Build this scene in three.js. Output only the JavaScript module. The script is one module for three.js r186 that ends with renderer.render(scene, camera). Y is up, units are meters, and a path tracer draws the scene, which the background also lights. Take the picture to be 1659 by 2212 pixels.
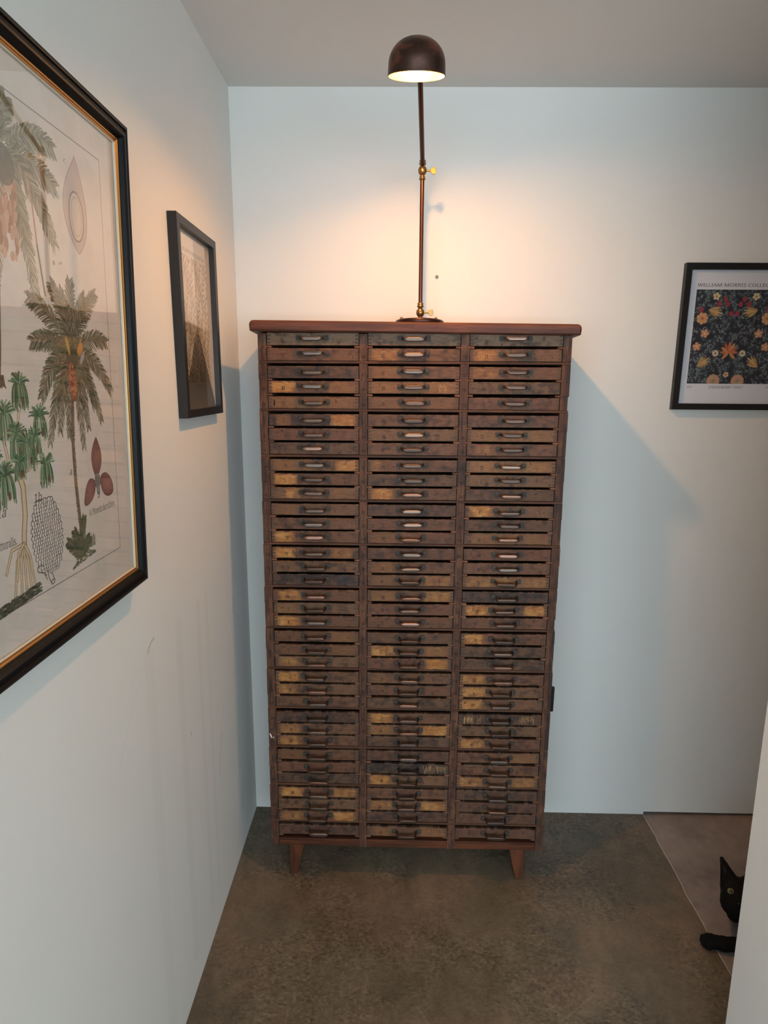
import * as THREE from 'three';
import { RoundedBoxGeometry } from 'three/addons/geometries/RoundedBoxGeometry.js';
import { MarchingCubes } from 'three/addons/objects/MarchingCubes.js';
import { RectAreaLightUniformsLib } from 'three/addons/lights/RectAreaLightUniformsLib.js';
import * as BGU from 'three/addons/utils/BufferGeometryUtils.js';

// ---------------------------------------------------------------- camera, sky, daylight, exposure
const scene = new THREE.Scene();
const camera = new THREE.PerspectiveCamera(2 * Math.atan(1106 / 1298) * 180 / Math.PI, 1659 / 2212, 0.05, 60);
camera.position.set(0, 1.55354, 1.96668);
camera.rotation.set(-0.209414, 0.014869, 0.009327, 'YXZ');
scene.add(camera);
scene.background = new THREE.Color(0.62, 0.78, 1.0);          // overcast daylight outside the window
scene.backgroundIntensity = 3.0;
RectAreaLightUniformsLib.init();
const dayColor = new THREE.Color().setRGB(0.80, 0.94, 0.98);
const dayLight = new THREE.RectAreaLight(dayColor, 5.1, 5.9, 1.4);  // daylight through the wide window behind the camera
dayLight.position.set(0.1, 1.45, 4.96);
dayLight.rotation.set(0, 0, 0);                                // a RectAreaLight shines along its own -z
dayLight.castShadow = true;
scene.add(dayLight);
const LAMP = { at: [0.0375, 2.2215, 0.526], color: new THREE.Color().setRGB(1.0, 0.46, 0.135), power: 0.21, down: 2750, size: 0.028, tip: 0.25 };
const renderer = new THREE.WebGLRenderer({ antialias: true });
renderer.toneMapping = THREE.LinearToneMapping;
renderer.toneMappingExposure = 1.0;
renderer.shadowMap.enabled = true;

// ---------------------------------------------------------------- helpers
const V = (x, y, z) => new THREE.Vector3(x, y, z);
function rng(seed) {
  let s = seed >>> 0;
  return () => { s = (s + 0x6d2b79f5) >>> 0; let t = Math.imul(s ^ (s >>> 15), 1 | s); t = (t + Math.imul(t ^ (t >>> 7), 61 | t)) ^ t; return ((t ^ (t >>> 14)) >>> 0) / 4294967296; };
}
const hash = (x, y, s) => { let h = Math.imul(x, 374761393) ^ Math.imul(y, 668265263) ^ Math.imul(s, 2147483647 - 1234567); h = Math.imul(h ^ (h >>> 13), 1274126177); return ((h ^ (h >>> 16)) >>> 0) / 4294967296; };
function vnoise(x, y, s, px = 0, py = 0) {                      // value noise, optionally periodic
  let ix = Math.floor(x), iy = Math.floor(y); const fx = x - ix, fy = y - iy;
  const w = (n, p) => (p ? ((n % p) + p) % p : n);
  const u = fx * fx * (3 - 2 * fx), v = fy * fy * (3 - 2 * fy);
  const x0 = w(ix, px), x1 = w(ix + 1, px), y0 = w(iy, py), y1 = w(iy + 1, py);
  const a = hash(x0, y0, s), b = hash(x1, y0, s), c = hash(x0, y1, s), d = hash(x1, y1, s);
  return a + (b - a) * u + (c - a) * v + (a - b - c + d) * u * v;
}
function fbm(x, y, s, oct = 4, px = 0, py = 0) {
  let sum = 0, a = 0.5, n = 0;
  for (let i = 0; i < oct; i++) { sum += a * vnoise(x, y, s + i * 17, px, py); n += a; a *= 0.5; x *= 2; y *= 2; px *= 2; py *= 2; }
  return sum / n;
}
const clamp = (x, a = 0, b = 1) => Math.min(b, Math.max(a, x));
const sstep = (a, b, x) => { const t = clamp((x - a) / (b - a)); return t * t * (3 - 2 * t); };
const mix3 = (a, b, t) => [a[0] + (b[0] - a[0]) * t, a[1] + (b[1] - a[1]) * t, a[2] + (b[2] - a[2]) * t];
const enc = (x) => 255 * (x <= 0.0031308 ? 12.92 * x : 1.055 * Math.pow(x, 1 / 2.4) - 0.055);
function canvasOf(w, h) { const c = document.createElement('canvas'); c.width = w; c.height = h; return c; }
function paint(w, h, f) {                                       // f(x, y) -> linear rgb
  const c = canvasOf(w, h), g = c.getContext('2d'), im = g.createImageData(w, h), d = im.data;
  for (let y = 0, o = 0; y < h; y++) for (let x = 0; x < w; x++, o += 4) { const k = f(x, y); d[o] = enc(clamp(k[0])); d[o + 1] = enc(clamp(k[1])); d[o + 2] = enc(clamp(k[2])); d[o + 3] = 255; }
  g.putImageData(im, 0, 0);
  return [c, g];
}
function tex(c, srgb = true, repeat = false) {
  const t = new THREE.CanvasTexture(c);
  if (srgb) t.colorSpace = THREE.SRGBColorSpace;
  t.magFilter = THREE.LinearFilter; t.anisotropy = 8;
  if (repeat) t.wrapS = t.wrapT = THREE.RepeatWrapping;
  return t;
}
function greyTex(w, h, f, repeat = true) {
  const d = new Uint8Array(w * h * 4);
  for (let y = 0, o = 0; y < h; y++) for (let x = 0; x < w; x++, o += 4) { const k = 255 * clamp(f(x, y)); d[o] = d[o + 1] = d[o + 2] = k; d[o + 3] = 255; }
  const t = new THREE.DataTexture(d, w, h); t.magFilter = THREE.LinearFilter; t.minFilter = THREE.LinearFilter;
  if (repeat) t.wrapS = t.wrapT = THREE.RepeatWrapping;
  t.needsUpdate = true; return t;
}
const std = (o) => new THREE.MeshStandardMaterial(o);
const lin = (r, g, b) => new THREE.Color().setRGB(r, g, b);
function mesh(name, geo, mat, parent) {
  const m = new THREE.Mesh(geo, mat); m.name = name; m.castShadow = m.receiveShadow = true; (parent || scene).add(m); return m;
}
function tag(o, label, category) { o.userData.label = label; if (category) o.userData.category = category; return o; }
function struct(name, geo, mat, label) { const m = mesh(name, geo, mat); m.userData.kind = 'structure'; if (label) m.userData.label = label; return m; }
function thing(name, label, category, pos) { const g = new THREE.Group(); g.name = name; g.position.set(...pos); scene.add(g); return tag(g, label, category); }
function box(x0, x1, y0, y1, z0, z1) { const g = new THREE.BoxGeometry(x1 - x0, y1 - y0, z1 - z0); g.translate((x0 + x1) / 2, (y0 + y1) / 2, (z0 + z1) / 2); return g; }
function rbox(x0, x1, y0, y1, z0, z1, r = 0.001, seg = 1) { const g = new RoundedBoxGeometry(x1 - x0, y1 - y0, z1 - z0, seg, r); g.translate((x0 + x1) / 2, (y0 + y1) / 2, (z0 + z1) / 2); return g; }
const merge = (list) => BGU.mergeGeometries(list.map((g) => { const n = g.index ? g.toNonIndexed() : g; for (const k of Object.keys(n.attributes)) if (!['position', 'normal', 'uv'].includes(k)) n.deleteAttribute(k); return n; }));
function boxUV(g, scale = 1, axisLong) {                        // uv in metres from the dominant face axis
  const n = g.index ? g.toNonIndexed() : g, p = n.attributes.position, q = n.attributes.normal, uv = new Float32Array(p.count * 2);
  for (let i = 0; i < p.count; i++) {
    const ax = Math.abs(q.getX(i)), ay = Math.abs(q.getY(i)), az = Math.abs(q.getZ(i)); let u, v;
    if (az >= ax && az >= ay) { u = p.getX(i); v = p.getY(i); } else if (ax >= ay) { u = p.getZ(i); v = p.getY(i); } else { u = p.getX(i); v = p.getZ(i); }
    if (axisLong === 'y') { const t = u; u = v; v = t; }
    uv[i * 2] = u * scale; uv[i * 2 + 1] = v * scale;
  }
  n.setAttribute('uv', new THREE.BufferAttribute(uv, 2)); return n;
}
function lathe(pts, seg = 32) { return new THREE.LatheGeometry(pts.map(([r, y]) => new THREE.Vector2(r, y)), seg); }
function rod(a, b, r, seg = 16, r2) {
  const d = b.clone().sub(a), g = new THREE.CylinderGeometry(r2 ?? r, r, d.length(), seg);
  g.translate(0, d.length() / 2, 0); g.applyQuaternion(new THREE.Quaternion().setFromUnitVectors(V(0, 1, 0), d.normalize())); g.translate(a.x, a.y, a.z); return g;
}

// ---------------------------------------------------------------- materials of the room
const wallBump = greyTex(512, 512, (x, y) => 0.5 + 0.5 * (fbm(x / 16, y / 16, 3, 4, 32, 32) - 0.5) + 0.35 * (fbm(x / 128, y / 128, 9, 3, 4, 4) - 0.5));
const WALL = [0.74, 0.735, 0.70];
const [wallCanvas] = paint(512, 512, (x, y) => { const k = 1 + 0.035 * (fbm(x / 128, y / 128, 21, 4, 4, 4) - 0.5); return WALL.map((c) => c * k); });
const wallMat = std({ map: tex(wallCanvas, true, true), roughness: 0.75, bumpMap: wallBump, bumpScale: 0.0008 });
// the left wall carries a few rubbed marks of its own, 0.5 pixel per millimetre
const [leftCanvas, lg] = paint(1280, 1280, (x, y) => { const k = 1 + 0.04 * (fbm(x / 160, y / 320, 22, 4) - 0.5); return WALL.map((c) => c * k); });
const leftMat = std({ map: tex(leftCanvas), roughness: 0.7, bumpMap: wallBump, bumpScale: 0.0008 });
const ceilMat = std({ color: lin(0.74, 0.725, 0.69), roughness: 0.85 });

function floorColor(x, y, s) {
  const wx = fbm(x / 230, y / 230, s + 1, 3, 9, 9) * 260, wy = fbm(x / 230, y / 230, s + 5, 3, 9, 9) * 260;
  return [wx, wy];
}
const FS = 2048;
const floorSpots = rng(77), spots = [];
for (let i = 0; i < 1500; i++) spots.push([floorSpots() * FS, floorSpots() * FS, 0.8 + floorSpots() * 2.2, floorSpots()]);
const [floorCanvas, fg] = paint(FS, FS, (x, y) => {
  const wx = (fbm(x / 256, y / 256, 41, 3, 8, 8) - 0.5) * 150, wy = (fbm(x / 256, y / 256, 47, 3, 8, 8) - 0.5) * 150;
  const a = fbm((x + wx) / 256, (y + wy) / 256, 51, 5, 8, 8), b = fbm((x + wy) / 64, (y + wx) / 128, 57, 4, 32, 16), c = vnoise(x / 3, y / 3, 61);
  const e = fbm((x + wx * 1.6) / 32, (y + wy * 1.6) / 32, 66, 3, 64, 64);
  const fine = fbm((x + wy * 0.4) / 8, (y + wx * 0.2) / 5.33, 91, 3, 256, 384), pits = fbm((x + wx * 0.3) / 10.66, (y - wy * 0.3) / 5.33, 97, 2, 192, 384), patch = sstep(0.38, 0.66, fbm(x / 146, y / 146, 99, 3, 14, 14));
  let k = 0.72 + 0.62 * (a - 0.5) + 0.55 * (b - 0.5) + 0.22 * (c - 0.5) + 0.4 * (e - 0.5) + (0.35 + 0.55 * patch) * (fine - 0.5);
  k -= (0.10 + 0.22 * patch) * sstep(0.63, 0.74, pits); k += 0.18 * sstep(0.62, 0.74, fine) * patch;
  const warm = sstep(0.42, 0.62, fbm(x / 170 + 9, y / 170, 71, 4, 12, 12));
  const col = mix3([0.118, 0.092, 0.060], [0.138, 0.098, 0.064], warm);
  return col.map((v) => v * (0.35 + k));
});
for (const [x, y, r, k] of spots) { fg.fillStyle = k < 0.85 ? `rgba(38,32,24,${0.25 + 0.5 * k})` : 'rgba(196,188,168,0.55)'; fg.beginPath(); fg.ellipse(x, y, r * (k < 0.85 ? 1 : 0.6), r * 0.6, k * 9, 0, 7); fg.fill(); }
{ const r = rng(5); for (let i = 0; i < 90; i++) { fg.strokeStyle = `rgba(200,190,168,${0.05 + 0.08 * r()})`; fg.lineWidth = 1 + r() * 5; fg.beginPath(); const x = r() * FS, y = r() * FS, a = r() * 7, l = 30 + r() * 170; fg.moveTo(x, y); fg.quadraticCurveTo(x + l * 0.5 * Math.cos(a) + 20 * r(), y + l * 0.5 * Math.sin(a) + 20 * r(), x + l * Math.cos(a), y + l * Math.sin(a)); fg.stroke(); } }
const floorBump = greyTex(1024, 1024, (x, y) => 0.5 + 0.45 * (fbm(x / 32, y / 32, 83, 5, 32, 32) - 0.5) + 0.2 * (vnoise(x / 2, y / 2, 89, 512, 512) - 0.5));
const floorMap = tex(floorCanvas, true, true); floorMap.repeat.set(0.5, 0.5);
floorBump.repeat.set(0.8, 0.8);
const floorRough = greyTex(512, 512, (x, y) => 0.46 + 0.3 * (fbm(x / 64, y / 64, 95, 4, 8, 8) - 0.5)); floorRough.repeat.set(0.6, 0.6);
const floorMat = std({ map: floorMap, roughness: 1, roughnessMap: floorRough, bumpMap: floorBump, bumpScale: 0.0007 });
const [hallCanvas, hg] = paint(1024, 1024, (x, y) => { const a = fbm(x / 128, y / 128, 111, 5, 8, 8), b = fbm(x / 16, y / 16, 115, 2, 64, 64); const k = 0.8 + 0.75 * (a - 0.5) + 0.25 * (b - 0.5); return [0.34 * k, 0.275 * k, 0.245 * k]; });
{ const r = rng(9); for (let i = 0; i < 160; i++) { hg.fillStyle = `rgba(40,34,30,${0.3 * r()})`; hg.beginPath(); hg.arc(r() * 1024, r() * 1024, 0.6 + r() * 2, 0, 7); hg.fill(); } }
const hallMap = tex(hallCanvas, true, true); hallMap.repeat.set(0.7, 0.7);
const hallMat = std({ map: hallMap, roughness: 0.6, bumpMap: floorBump, bumpScale: 0.0006 });

// ---------------------------------------------------------------- room shell
const XL = -0.49621, CEIL = 2.4, ROOM_Z = 5.0;
const uvScaled = (g, s = 1) => boxUV(g, s);
// left wall: uv spans z 0..2.4 and y 0..2.4 so that its rubbed marks sit where they are
{
  const g = box(XL - 0.12, XL, 0, CEIL, -0.12, 1.7).toNonIndexed(), p = g.attributes.position, uv = g.attributes.uv;
  for (let i = 0; i < p.count; i++) uv.setXY(i, p.getZ(i) / 2.56, p.getY(i) / 2.56);
  const mark = (z0, y0, z1, y1, w, a, c = '92,94,96') => { lg.strokeStyle = `rgba(${c},${a})`; lg.lineWidth = w; lg.lineCap = 'round'; lg.beginPath(); lg.moveTo(z0 * 500, 1280 - y0 * 500); lg.quadraticCurveTo((z0 + z1) * 250 + 3, 1280 - (y0 + y1) * 250 - 4, z1 * 500, 1280 - y1 * 500); lg.stroke(); };
  mark(0.80, 1.03, 0.835, 1.012, 2.2, 0.35); mark(0.86, 0.99, 0.99, 0.86, 1.4, 0.07); mark(0.375, 0.55, 0.415, 0.43, 1.6, 0.32); mark(0.34, 0.62, 0.36, 0.58, 1.4, 0.2); mark(0.16, 0.25, 0.185, 0.14, 2, 0.35);
  mark(0.19, 0.9, 0.2, 0.85, 2, 0.2); mark(1.08, 0.25, 1.09, 0.235, 2.2, 0.7, '225,225,220'); mark(0.70, 0.33, 0.702, 0.325, 2, 0.6, '225,225,220'); mark(0.62, 0.7, 0.62, 0.69, 1.5, 0.4);
  for (const [z, w, a] of [[0.52, 14, 0.05], [0.66, 20, 0.05], [0.45, 10, 0.05], [0.83, 24, 0.035]]) mark(z, 1.0, z + 0.02, 0.1, w, a, '120,122,124');
  struct('wall_left', g, leftMat, 'pale grey painted wall on the left with rubbed marks low down');
}
struct('wall_back', uvScaled(merge([box(XL - 0.12, 0.944, 0, CEIL, -0.12, 0), box(0.944, 3.2, 0.011, CEIL, -0.12, 0)])), wallMat, 'pale grey painted wall behind the cabinet of drawers');
struct('trim_1', box(0.944, 3.2, 0.0, 0.011, -0.12, -0.012), std({ color: lin(0.01, 0.01, 0.01), roughness: 0.9 }), 'dark shadow gap under the back wall beside the hall floor');
{ // partition at the right, its edge a little out of plumb
  const g = box(0.786, 3.2, 0, CEIL, 0.835, 0.985).toNonIndexed(), p = g.attributes.position;
  for (let i = 0; i < p.count; i++) if (p.getX(i) < 2) p.setX(i, p.getX(i) - 0.022 * p.getY(i) + 0.004);
  g.computeVertexNormals();
  struct('wall_partition', uvScaled(g), wallMat, 'pale wall end close to the camera at the right edge');
}
struct('wall_right', uvScaled(box(3.2, 3.32, 0, CEIL, -0.12, ROOM_Z)), wallMat);
struct('wall_side', uvScaled(box(-3.0, XL - 0.12, 0, CEIL, 1.58, 1.7)), wallMat);
struct('wall_outer', uvScaled(box(-3.12, -3.0, 0, CEIL, 1.58, ROOM_Z + 0.12)), wallMat);
const WIN = { x0: -2.9, x1: 3.1, y0: 0.75, y1: 2.25 };
struct('wall_front', uvScaled(merge([box(-3.0, WIN.x0, 0, CEIL, ROOM_Z, ROOM_Z + 0.12), box(WIN.x1, 3.32, 0, CEIL, ROOM_Z, ROOM_Z + 0.12), box(WIN.x0, WIN.x1, 0, WIN.y0, ROOM_Z, ROOM_Z + 0.12), box(WIN.x0, WIN.x1, WIN.y1, CEIL, ROOM_Z, ROOM_Z + 0.12)])), wallMat);
{
  const fr = std({ color: lin(0.7, 0.7, 0.7), roughness: 0.5 }), w = struct('window_1', merge([rbox(WIN.x0, WIN.x0 + 0.05, WIN.y0, WIN.y1, ROOM_Z + 0.03, ROOM_Z + 0.09), rbox(WIN.x1 - 0.05, WIN.x1, WIN.y0, WIN.y1, ROOM_Z + 0.03, ROOM_Z + 0.09), rbox(WIN.x0 + 0.05, WIN.x1 - 0.05, WIN.y0, WIN.y0 + 0.05, ROOM_Z + 0.03, ROOM_Z + 0.09), rbox(WIN.x0 + 0.05, WIN.x1 - 0.05, WIN.y1 - 0.05, WIN.y1, ROOM_Z + 0.03, ROOM_Z + 0.09), rbox(0.075, 0.125, WIN.y0 + 0.05, WIN.y1 - 0.05, ROOM_Z + 0.03, ROOM_Z + 0.09)]), fr, 'white framed window behind the camera');
  const gm = new THREE.MeshPhysicalMaterial({ transmission: 1, thickness: 0, roughness: 0, ior: 1.5, color: 0xffffff });
  mesh('pane', box(WIN.x0 + 0.05, 0.075, WIN.y0 + 0.05, WIN.y1 - 0.05, ROOM_Z + 0.057, ROOM_Z + 0.063), gm, w); mesh('pane', box(0.125, WIN.x1 - 0.05, WIN.y0 + 0.05, WIN.y1 - 0.05, ROOM_Z + 0.057, ROOM_Z + 0.063), gm, w);
}
struct('ceiling', box(-3.12, 3.32, CEIL, CEIL + 0.12, -0.12, ROOM_Z + 0.12), ceilMat, 'plain pale ceiling');
const jointX = (z) => 0.9445 - 0.024 * z + 0.004 * (fbm(z * 11, 1, 4, 4) - 0.5) * 2;
function slab(side) {                                            // floor plates that meet along the joint
  const zs = []; for (let z = -0.12; z <= ROOM_Z + 0.121; z += 0.02) zs.push(z);
  const pos = [], idx = [], far = side < 0 ? -3.12 : 3.32;
  zs.forEach((z) => { const j = jointX(z) - 0.0005 * side; const a = side < 0 ? far : j, b = side < 0 ? j : far; pos.push(a, 0, z, b, 0, z, a, -0.12, z, b, -0.12, z); });
  for (let i = 0; i < zs.length - 1; i++) { const o = i * 4, n = o + 4; idx.push(o, n, o + 1, o + 1, n, n + 1, o + 2, o + 3, n + 2, o + 3, n + 3, n + 2, o + 1, n + 1, o + 3, o + 3, n + 1, n + 3, o, o + 2, n, n, o + 2, n + 2); }
  const L = (zs.length - 1) * 4; idx.push(0, 1, 2, 1, 3, 2, L, L + 2, L + 1, L + 1, L + 2, L + 3);
  const g = new THREE.BufferGeometry(); g.setAttribute('position', new THREE.Float32BufferAttribute(pos, 3)); g.setIndex(idx);
  const n = g.toNonIndexed(); n.computeVertexNormals(); return boxUV(n);
}
struct('floor', slab(-1), floorMat, 'olive brown polished concrete floor with dark specks and swirls');
struct('floor_001', slab(1), hallMat, 'pinkish grey concrete floor of the hall where the cat lies');
{ // rough cement line along the joint
  const zs = []; for (let z = 0.0; z <= 2.6; z += 0.008) zs.push(z);
  const pos = [], idx = [], r = rng(31);
  zs.forEach((z) => { const j = jointX(z), w = 0.0004 + 0.0014 * fbm(z * 40, 2, 6, 2) + 0.0008 * r(), h = 0.0009 + 0.0012 * r(); pos.push(j - w, 0, z, j, h, z, j + w * 0.8, 0, z); });
  for (let i = 0; i < zs.length - 1; i++) { const o = i * 3, n = o + 3; idx.push(o, n, o + 1, o + 1, n, n + 1, o + 1, n + 1, o + 2, o + 2, n + 1, n + 2); }
  const g = new THREE.BufferGeometry(); g.setAttribute('position', new THREE.Float32BufferAttribute(pos, 3)); g.setIndex(idx); g.computeVertexNormals();
  struct('trim_2', g, std({ color: lin(0.44, 0.40, 0.35), roughness: 0.9 }), 'thin pale cement line between the two concrete floors');
}

// ---------------------------------------------------------------- wood
function grain(w, h, s, base, dark, red, stretch = 14) {
  return paint(w, h, (x, y) => {
    const a = fbm(x / (w / 6), y / 9, s, 4), b = fbm(x / 60, y / 2.2, s + 9, 3), c = fbm(x / (w / 5) + 3, y / (h / 3), s + 13, 4);
    let k = mix3(base, dark, clamp(0.25 + 1.5 * (a - 0.45))); k = mix3(k, red, sstep(0.45, 0.68, c) * 0.6);
    const f = 0.75 + 0.6 * (b - 0.35); return k.map((v) => v * f);
  });
}
const [topC] = grain(1024, 128, 301, [0.125, 0.044, 0.024], [0.05, 0.020, 0.014], [0.20, 0.068, 0.032]);
const topTex = tex(topC, true, true); topTex.repeat.set(1, 8);
const topMat = new THREE.MeshPhysicalMaterial({ map: topTex, color: lin(0.9, 0.86, 0.84), roughness: 0.4, specularIntensity: 0.45 });
const [caseC] = grain(1024, 128, 317, [0.125, 0.056, 0.034], [0.05, 0.028, 0.021], [0.18, 0.076, 0.042]);
const caseTex = tex(caseC, true, true); caseTex.repeat.set(1, 8);
const matte = (o) => new THREE.MeshPhysicalMaterial({ specularIntensity: 0.3, ...o });
const caseMat = matte({ color: lin(0.8, 0.78, 0.76), map: caseTex, roughness: 0.55 });
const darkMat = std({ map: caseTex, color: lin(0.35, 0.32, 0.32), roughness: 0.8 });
const legMat = matte({ map: topTex, color: lin(0.75, 0.72, 0.68), roughness: 0.5 });

// ---------------------------------------------------------------- the cabinet: 36 rows of drawers in three columns
const VC = [];
{
  const seen = [1.6757, 1.635, 1.5876, 1.5473, 1.5029, 1.4542, 1.4141, 1.375, 1.329, 1.2878, 1.2477, 1.2005, 1.1596, 1.1212, 1.0741, 1.0322, 0.9928, 0.946, 0.9045, 0.8655, 0.816, 0.7749, 0.7365, 0.6887, 0.6481, 0.6087, 0.5567, 0.5182, 0.4778, 0.4308, 0.3866, 0.3484, 0.3035, 0.2615, 0.2208, 0.1682];
  let v = 1.6745;
  for (let r = 0; r < 36; r++) { VC.push(0.5 * v + 0.5 * seen[r]); v -= (r % 3 === 1) ? 0.0484 : 0.04055; }
}
const DH = 0.0335, COLS = [[-0.4055, -0.1520], [-0.1262, 0.1272], [0.1535, 0.4055]], POSTS = [[-0.4317, -0.4070], [-0.1508, -0.1274], [0.1284, 0.1523], [0.4070, 0.4317]];
const NUM = [['34', '38', '2'], ['50', '32', '13'], ['87', '68', '22'], ['43', '69', '86'], ['21', '16', '72'], ['2', '6', '12'], ['9', '44', '21'], ['34', '20', '19'], ['71', '61', '22'], ['5', '31', '4'], ['', '7', '10'], ['7', '', '57'], ['33', '33', '62'], ['10', '44', '68'], ['51', '5', '65'], ['70', '26', '80'], ['3', '45', '70'], ['34', '54', ''], ['1', '50', '20'], ['8', '52', '65'], ['72', '', '93'], ['2', '27', '52'], ['3', '78', '53'], ['4', '29', '54'], ['26', '10', '9'], ['16', '30', '29'], ['11', '27', ''], ['68', '40', '12'], ['20', '16', '47'], ['17', '16', '71'], ['39', '', '63'], ['36', '68', '66'], ['46', '18', ''], ['25', '23', '17'], ['24', '', ''], ['38', '40', '61']];
// worn patches: row, column, from, to (share of the width), strength; and stained or scratched fronts
const WORN = [[2, 1, .04, .32, .45], [2, 2, .06, .28, .6], [3, 2, .04, .3, .4], [3, 1, .06, .35, .3], [4, 0, .03, .29, 1], [4, 0, .66, .97, .35], [4, 1, .02, .98, .35], [5, 0, .02, .98, .3], [5, 1, .05, .95, .2], [6, 0, .70, .96, .95], [6, 0, .10, .22, .35], [7, 2, .05, .95, .3], [8, 2, .1, .28, .35], [9, 0, .76, .985, .9], [9, 0, .04, .5, .3], [9, 2, .05, .97, .4], [9, 1, .05, .14, .4], [10, 0, .05, .28, 1], [11, 0, .17, .34, .7], [11, 0, .66, .95, .25], [11, 1, .04, .27, 1], [12, 2, .06, .29, 1], [12, 0, .04, .3, .2], [14, 0, .04, .23, .95], [14, 2, .1, .98, .3], [14, 1, .04, .6, .2], [15, 0, .03, .25, 1], [15, 0, .71, .9, .5], [16, 1, .05, .3, .35], [17, 2, .03, .97, .45], [17, 1, .64, .95, .45], [17, 1, .05, .3, .2], [18, 0, .08, .32, .75], [18, 1, .66, .98, .55], [18, 1, .04, .3, .3], [19, 2, .05, .29, 1], [19, 2, .74, .97, .85], [19, 0, .03, .25, .3], [20, 0, .04, .29, 1], [21, 2, .04, .26, 1], [21, 0, .66, .97, .25], [22, 1, .05, .3, .8], [22, 1, .68, .96, .35], [22, 0, .62, .97, .15], [23, 1, .70, .93, 1], [23, 0, .05, .27, .55], [24, 0, .04, .27, .9], [24, 2, .03, .28, .7], [24, 1, .08, .22, .2], [25, 0, .04, .24, .6], [25, 2, .03, .31, .85], [26, 2, .03, .26, .9], [27, 1, .05, .28, .95], [28, 0, .05, .28, .6], [28, 1, .66, .98, .9], [28, 1, .03, .3, .4], [29, 0, .04, .27, .7], [29, 2, .03, .3, .75], [32, 1, .05, .27, .9], [32, 2, .03, .3, .55], [32, 2, .70, .95, .55], [33, 0, .04, .29, .95], [33, 0, .68, .96, .6], [34, 1, .05, .3, .55], [34, 1, .67, .99, .75], [35, 0, .69, .94, .95], [35, 0, .04, .3, .5], [36, 1, .66, .98, .35], [30, 2, .6, .97, .25], [30, 0, .04, .3, .2], [36, 1, .08, .28, .3]];
const DARK = [[1, 1, .1], [1, 2, .12], [3, 0, .75], [4, 2, .3], [6, 0, .8], [6, 2, .3], [8, 0, .4], [10, 1, .5], [11, 2, .45], [12, 1, .65], [13, 2, .4], [17, 0, 1], [18, 2, 1], [21, 1, .4], [22, 2, .6], [23, 2, .55], [27, 0, .7], [27, 2, .75], [28, 2, .3], [31, 1, 1.1], [32, 0, .7], [33, 2, .8], [34, 2, .5], [35, 1, .6], [35, 2, .5], [36, 0, .4], [36, 2, .35], [26, 1, .45], [29, 1, .5], [15, 1, .25], [30, 1, .35]];
const CW = 680, CH = 56;
const wornOf = {}, darkOf = {};
WORN.forEach(([r, c, ...k]) => (wornOf[(r - 1) * 3 + c] ??= []).push(k)); DARK.forEach(([r, c, k]) => { darkOf[(r - 1) * 3 + c] = k; });
const tone = (() => { const r = rng(17); return Array.from({ length: 108 }, () => [r(), r(), r()]); })();
const [drawC, dg] = paint(2048, 2048, (x, y) => {
  const c = Math.min(2, Math.floor(x / CW)), r = Math.min(35, Math.floor(y / CH)), n = r * 3 + c, fx = (x - c * CW) / CW, fy = (y - r * CH) / CH, t = tone[n];
  const a = fbm(x / 70, y / 14, 401 + (n % 7), 4), b = fbm(x / 40, y / 1.8, 421, 2), m = fbm(x / 38, y / 22, 433, 3);
  let base = mix3([0.175, 0.083, 0.048], [0.215, 0.118, 0.064], t[0] * 0.9);
  base = mix3(base, [0.18, 0.076, 0.050], t[1] * 0.6);
  if (r < 1) base = mix3(base, [0.28, 0.19, 0.125], 0.65);
  const grime = [0.056, 0.037, 0.031];
  let k = mix3(base, grime, clamp(0.16 + 1.9 * (m - 0.5) + 1.2 * (a - 0.5) + 0.5 * (fbm(x / 130, y / 50, 439, 2) - 0.5)) * 0.85);
  for (const [x0, x1, s] of wornOf[n] ?? []) {
    const e = 0.045, wob = (fbm(x / 22, y / 16, 451, 3) - 0.5) * 0.07, wy = (fbm(x / 26, y / 30, 457, 2) - 0.5) * 0.5;
    const in_ = sstep(x0 - e, x0 + e, fx + wob) * (1 - sstep(x1 - e, x1 + e, fx + wob)) * sstep(0.0, 0.16, fy + wy * 0.4) * (1 - sstep(0.86, 1.02, fy + wy * 0.4));
    const patchy = s >= 0.9 ? 0.85 + 0.3 * (m - 0.5) : clamp(0.55 + 1.6 * (m - 0.5) + 0.4 * s);
    k = mix3(k, mix3([0.44, 0.175, 0.050], [0.66, 0.34, 0.115], clamp((a - 0.25) * 1.6 + 0.8 * (m - 0.5))), in_ * s * clamp(patchy));
  }
  const dk = darkOf[n]; if (dk) k = mix3(k, n === 48 && fx > 0.7 ? [0.03, 0.034, 0.042] : [0.042, 0.034, 0.033], clamp(dk * (0.62 + 0.9 * (m - 0.45))) * ((wornOf[n] ?? []).some(([x0, x1]) => fx > x0 - 0.02 && fx < x1 + 0.02) ? 0.15 : 1));
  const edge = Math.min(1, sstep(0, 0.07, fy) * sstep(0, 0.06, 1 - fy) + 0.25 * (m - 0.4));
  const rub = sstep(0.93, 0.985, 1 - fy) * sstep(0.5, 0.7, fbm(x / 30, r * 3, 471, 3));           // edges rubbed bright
  k = k.map((v) => v * (0.78 + 0.5 * (b - 0.38)) * (0.62 + 0.38 * edge)); return mix3(k, [0.3, 0.2, 0.14], rub * 0.45);
});
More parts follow.
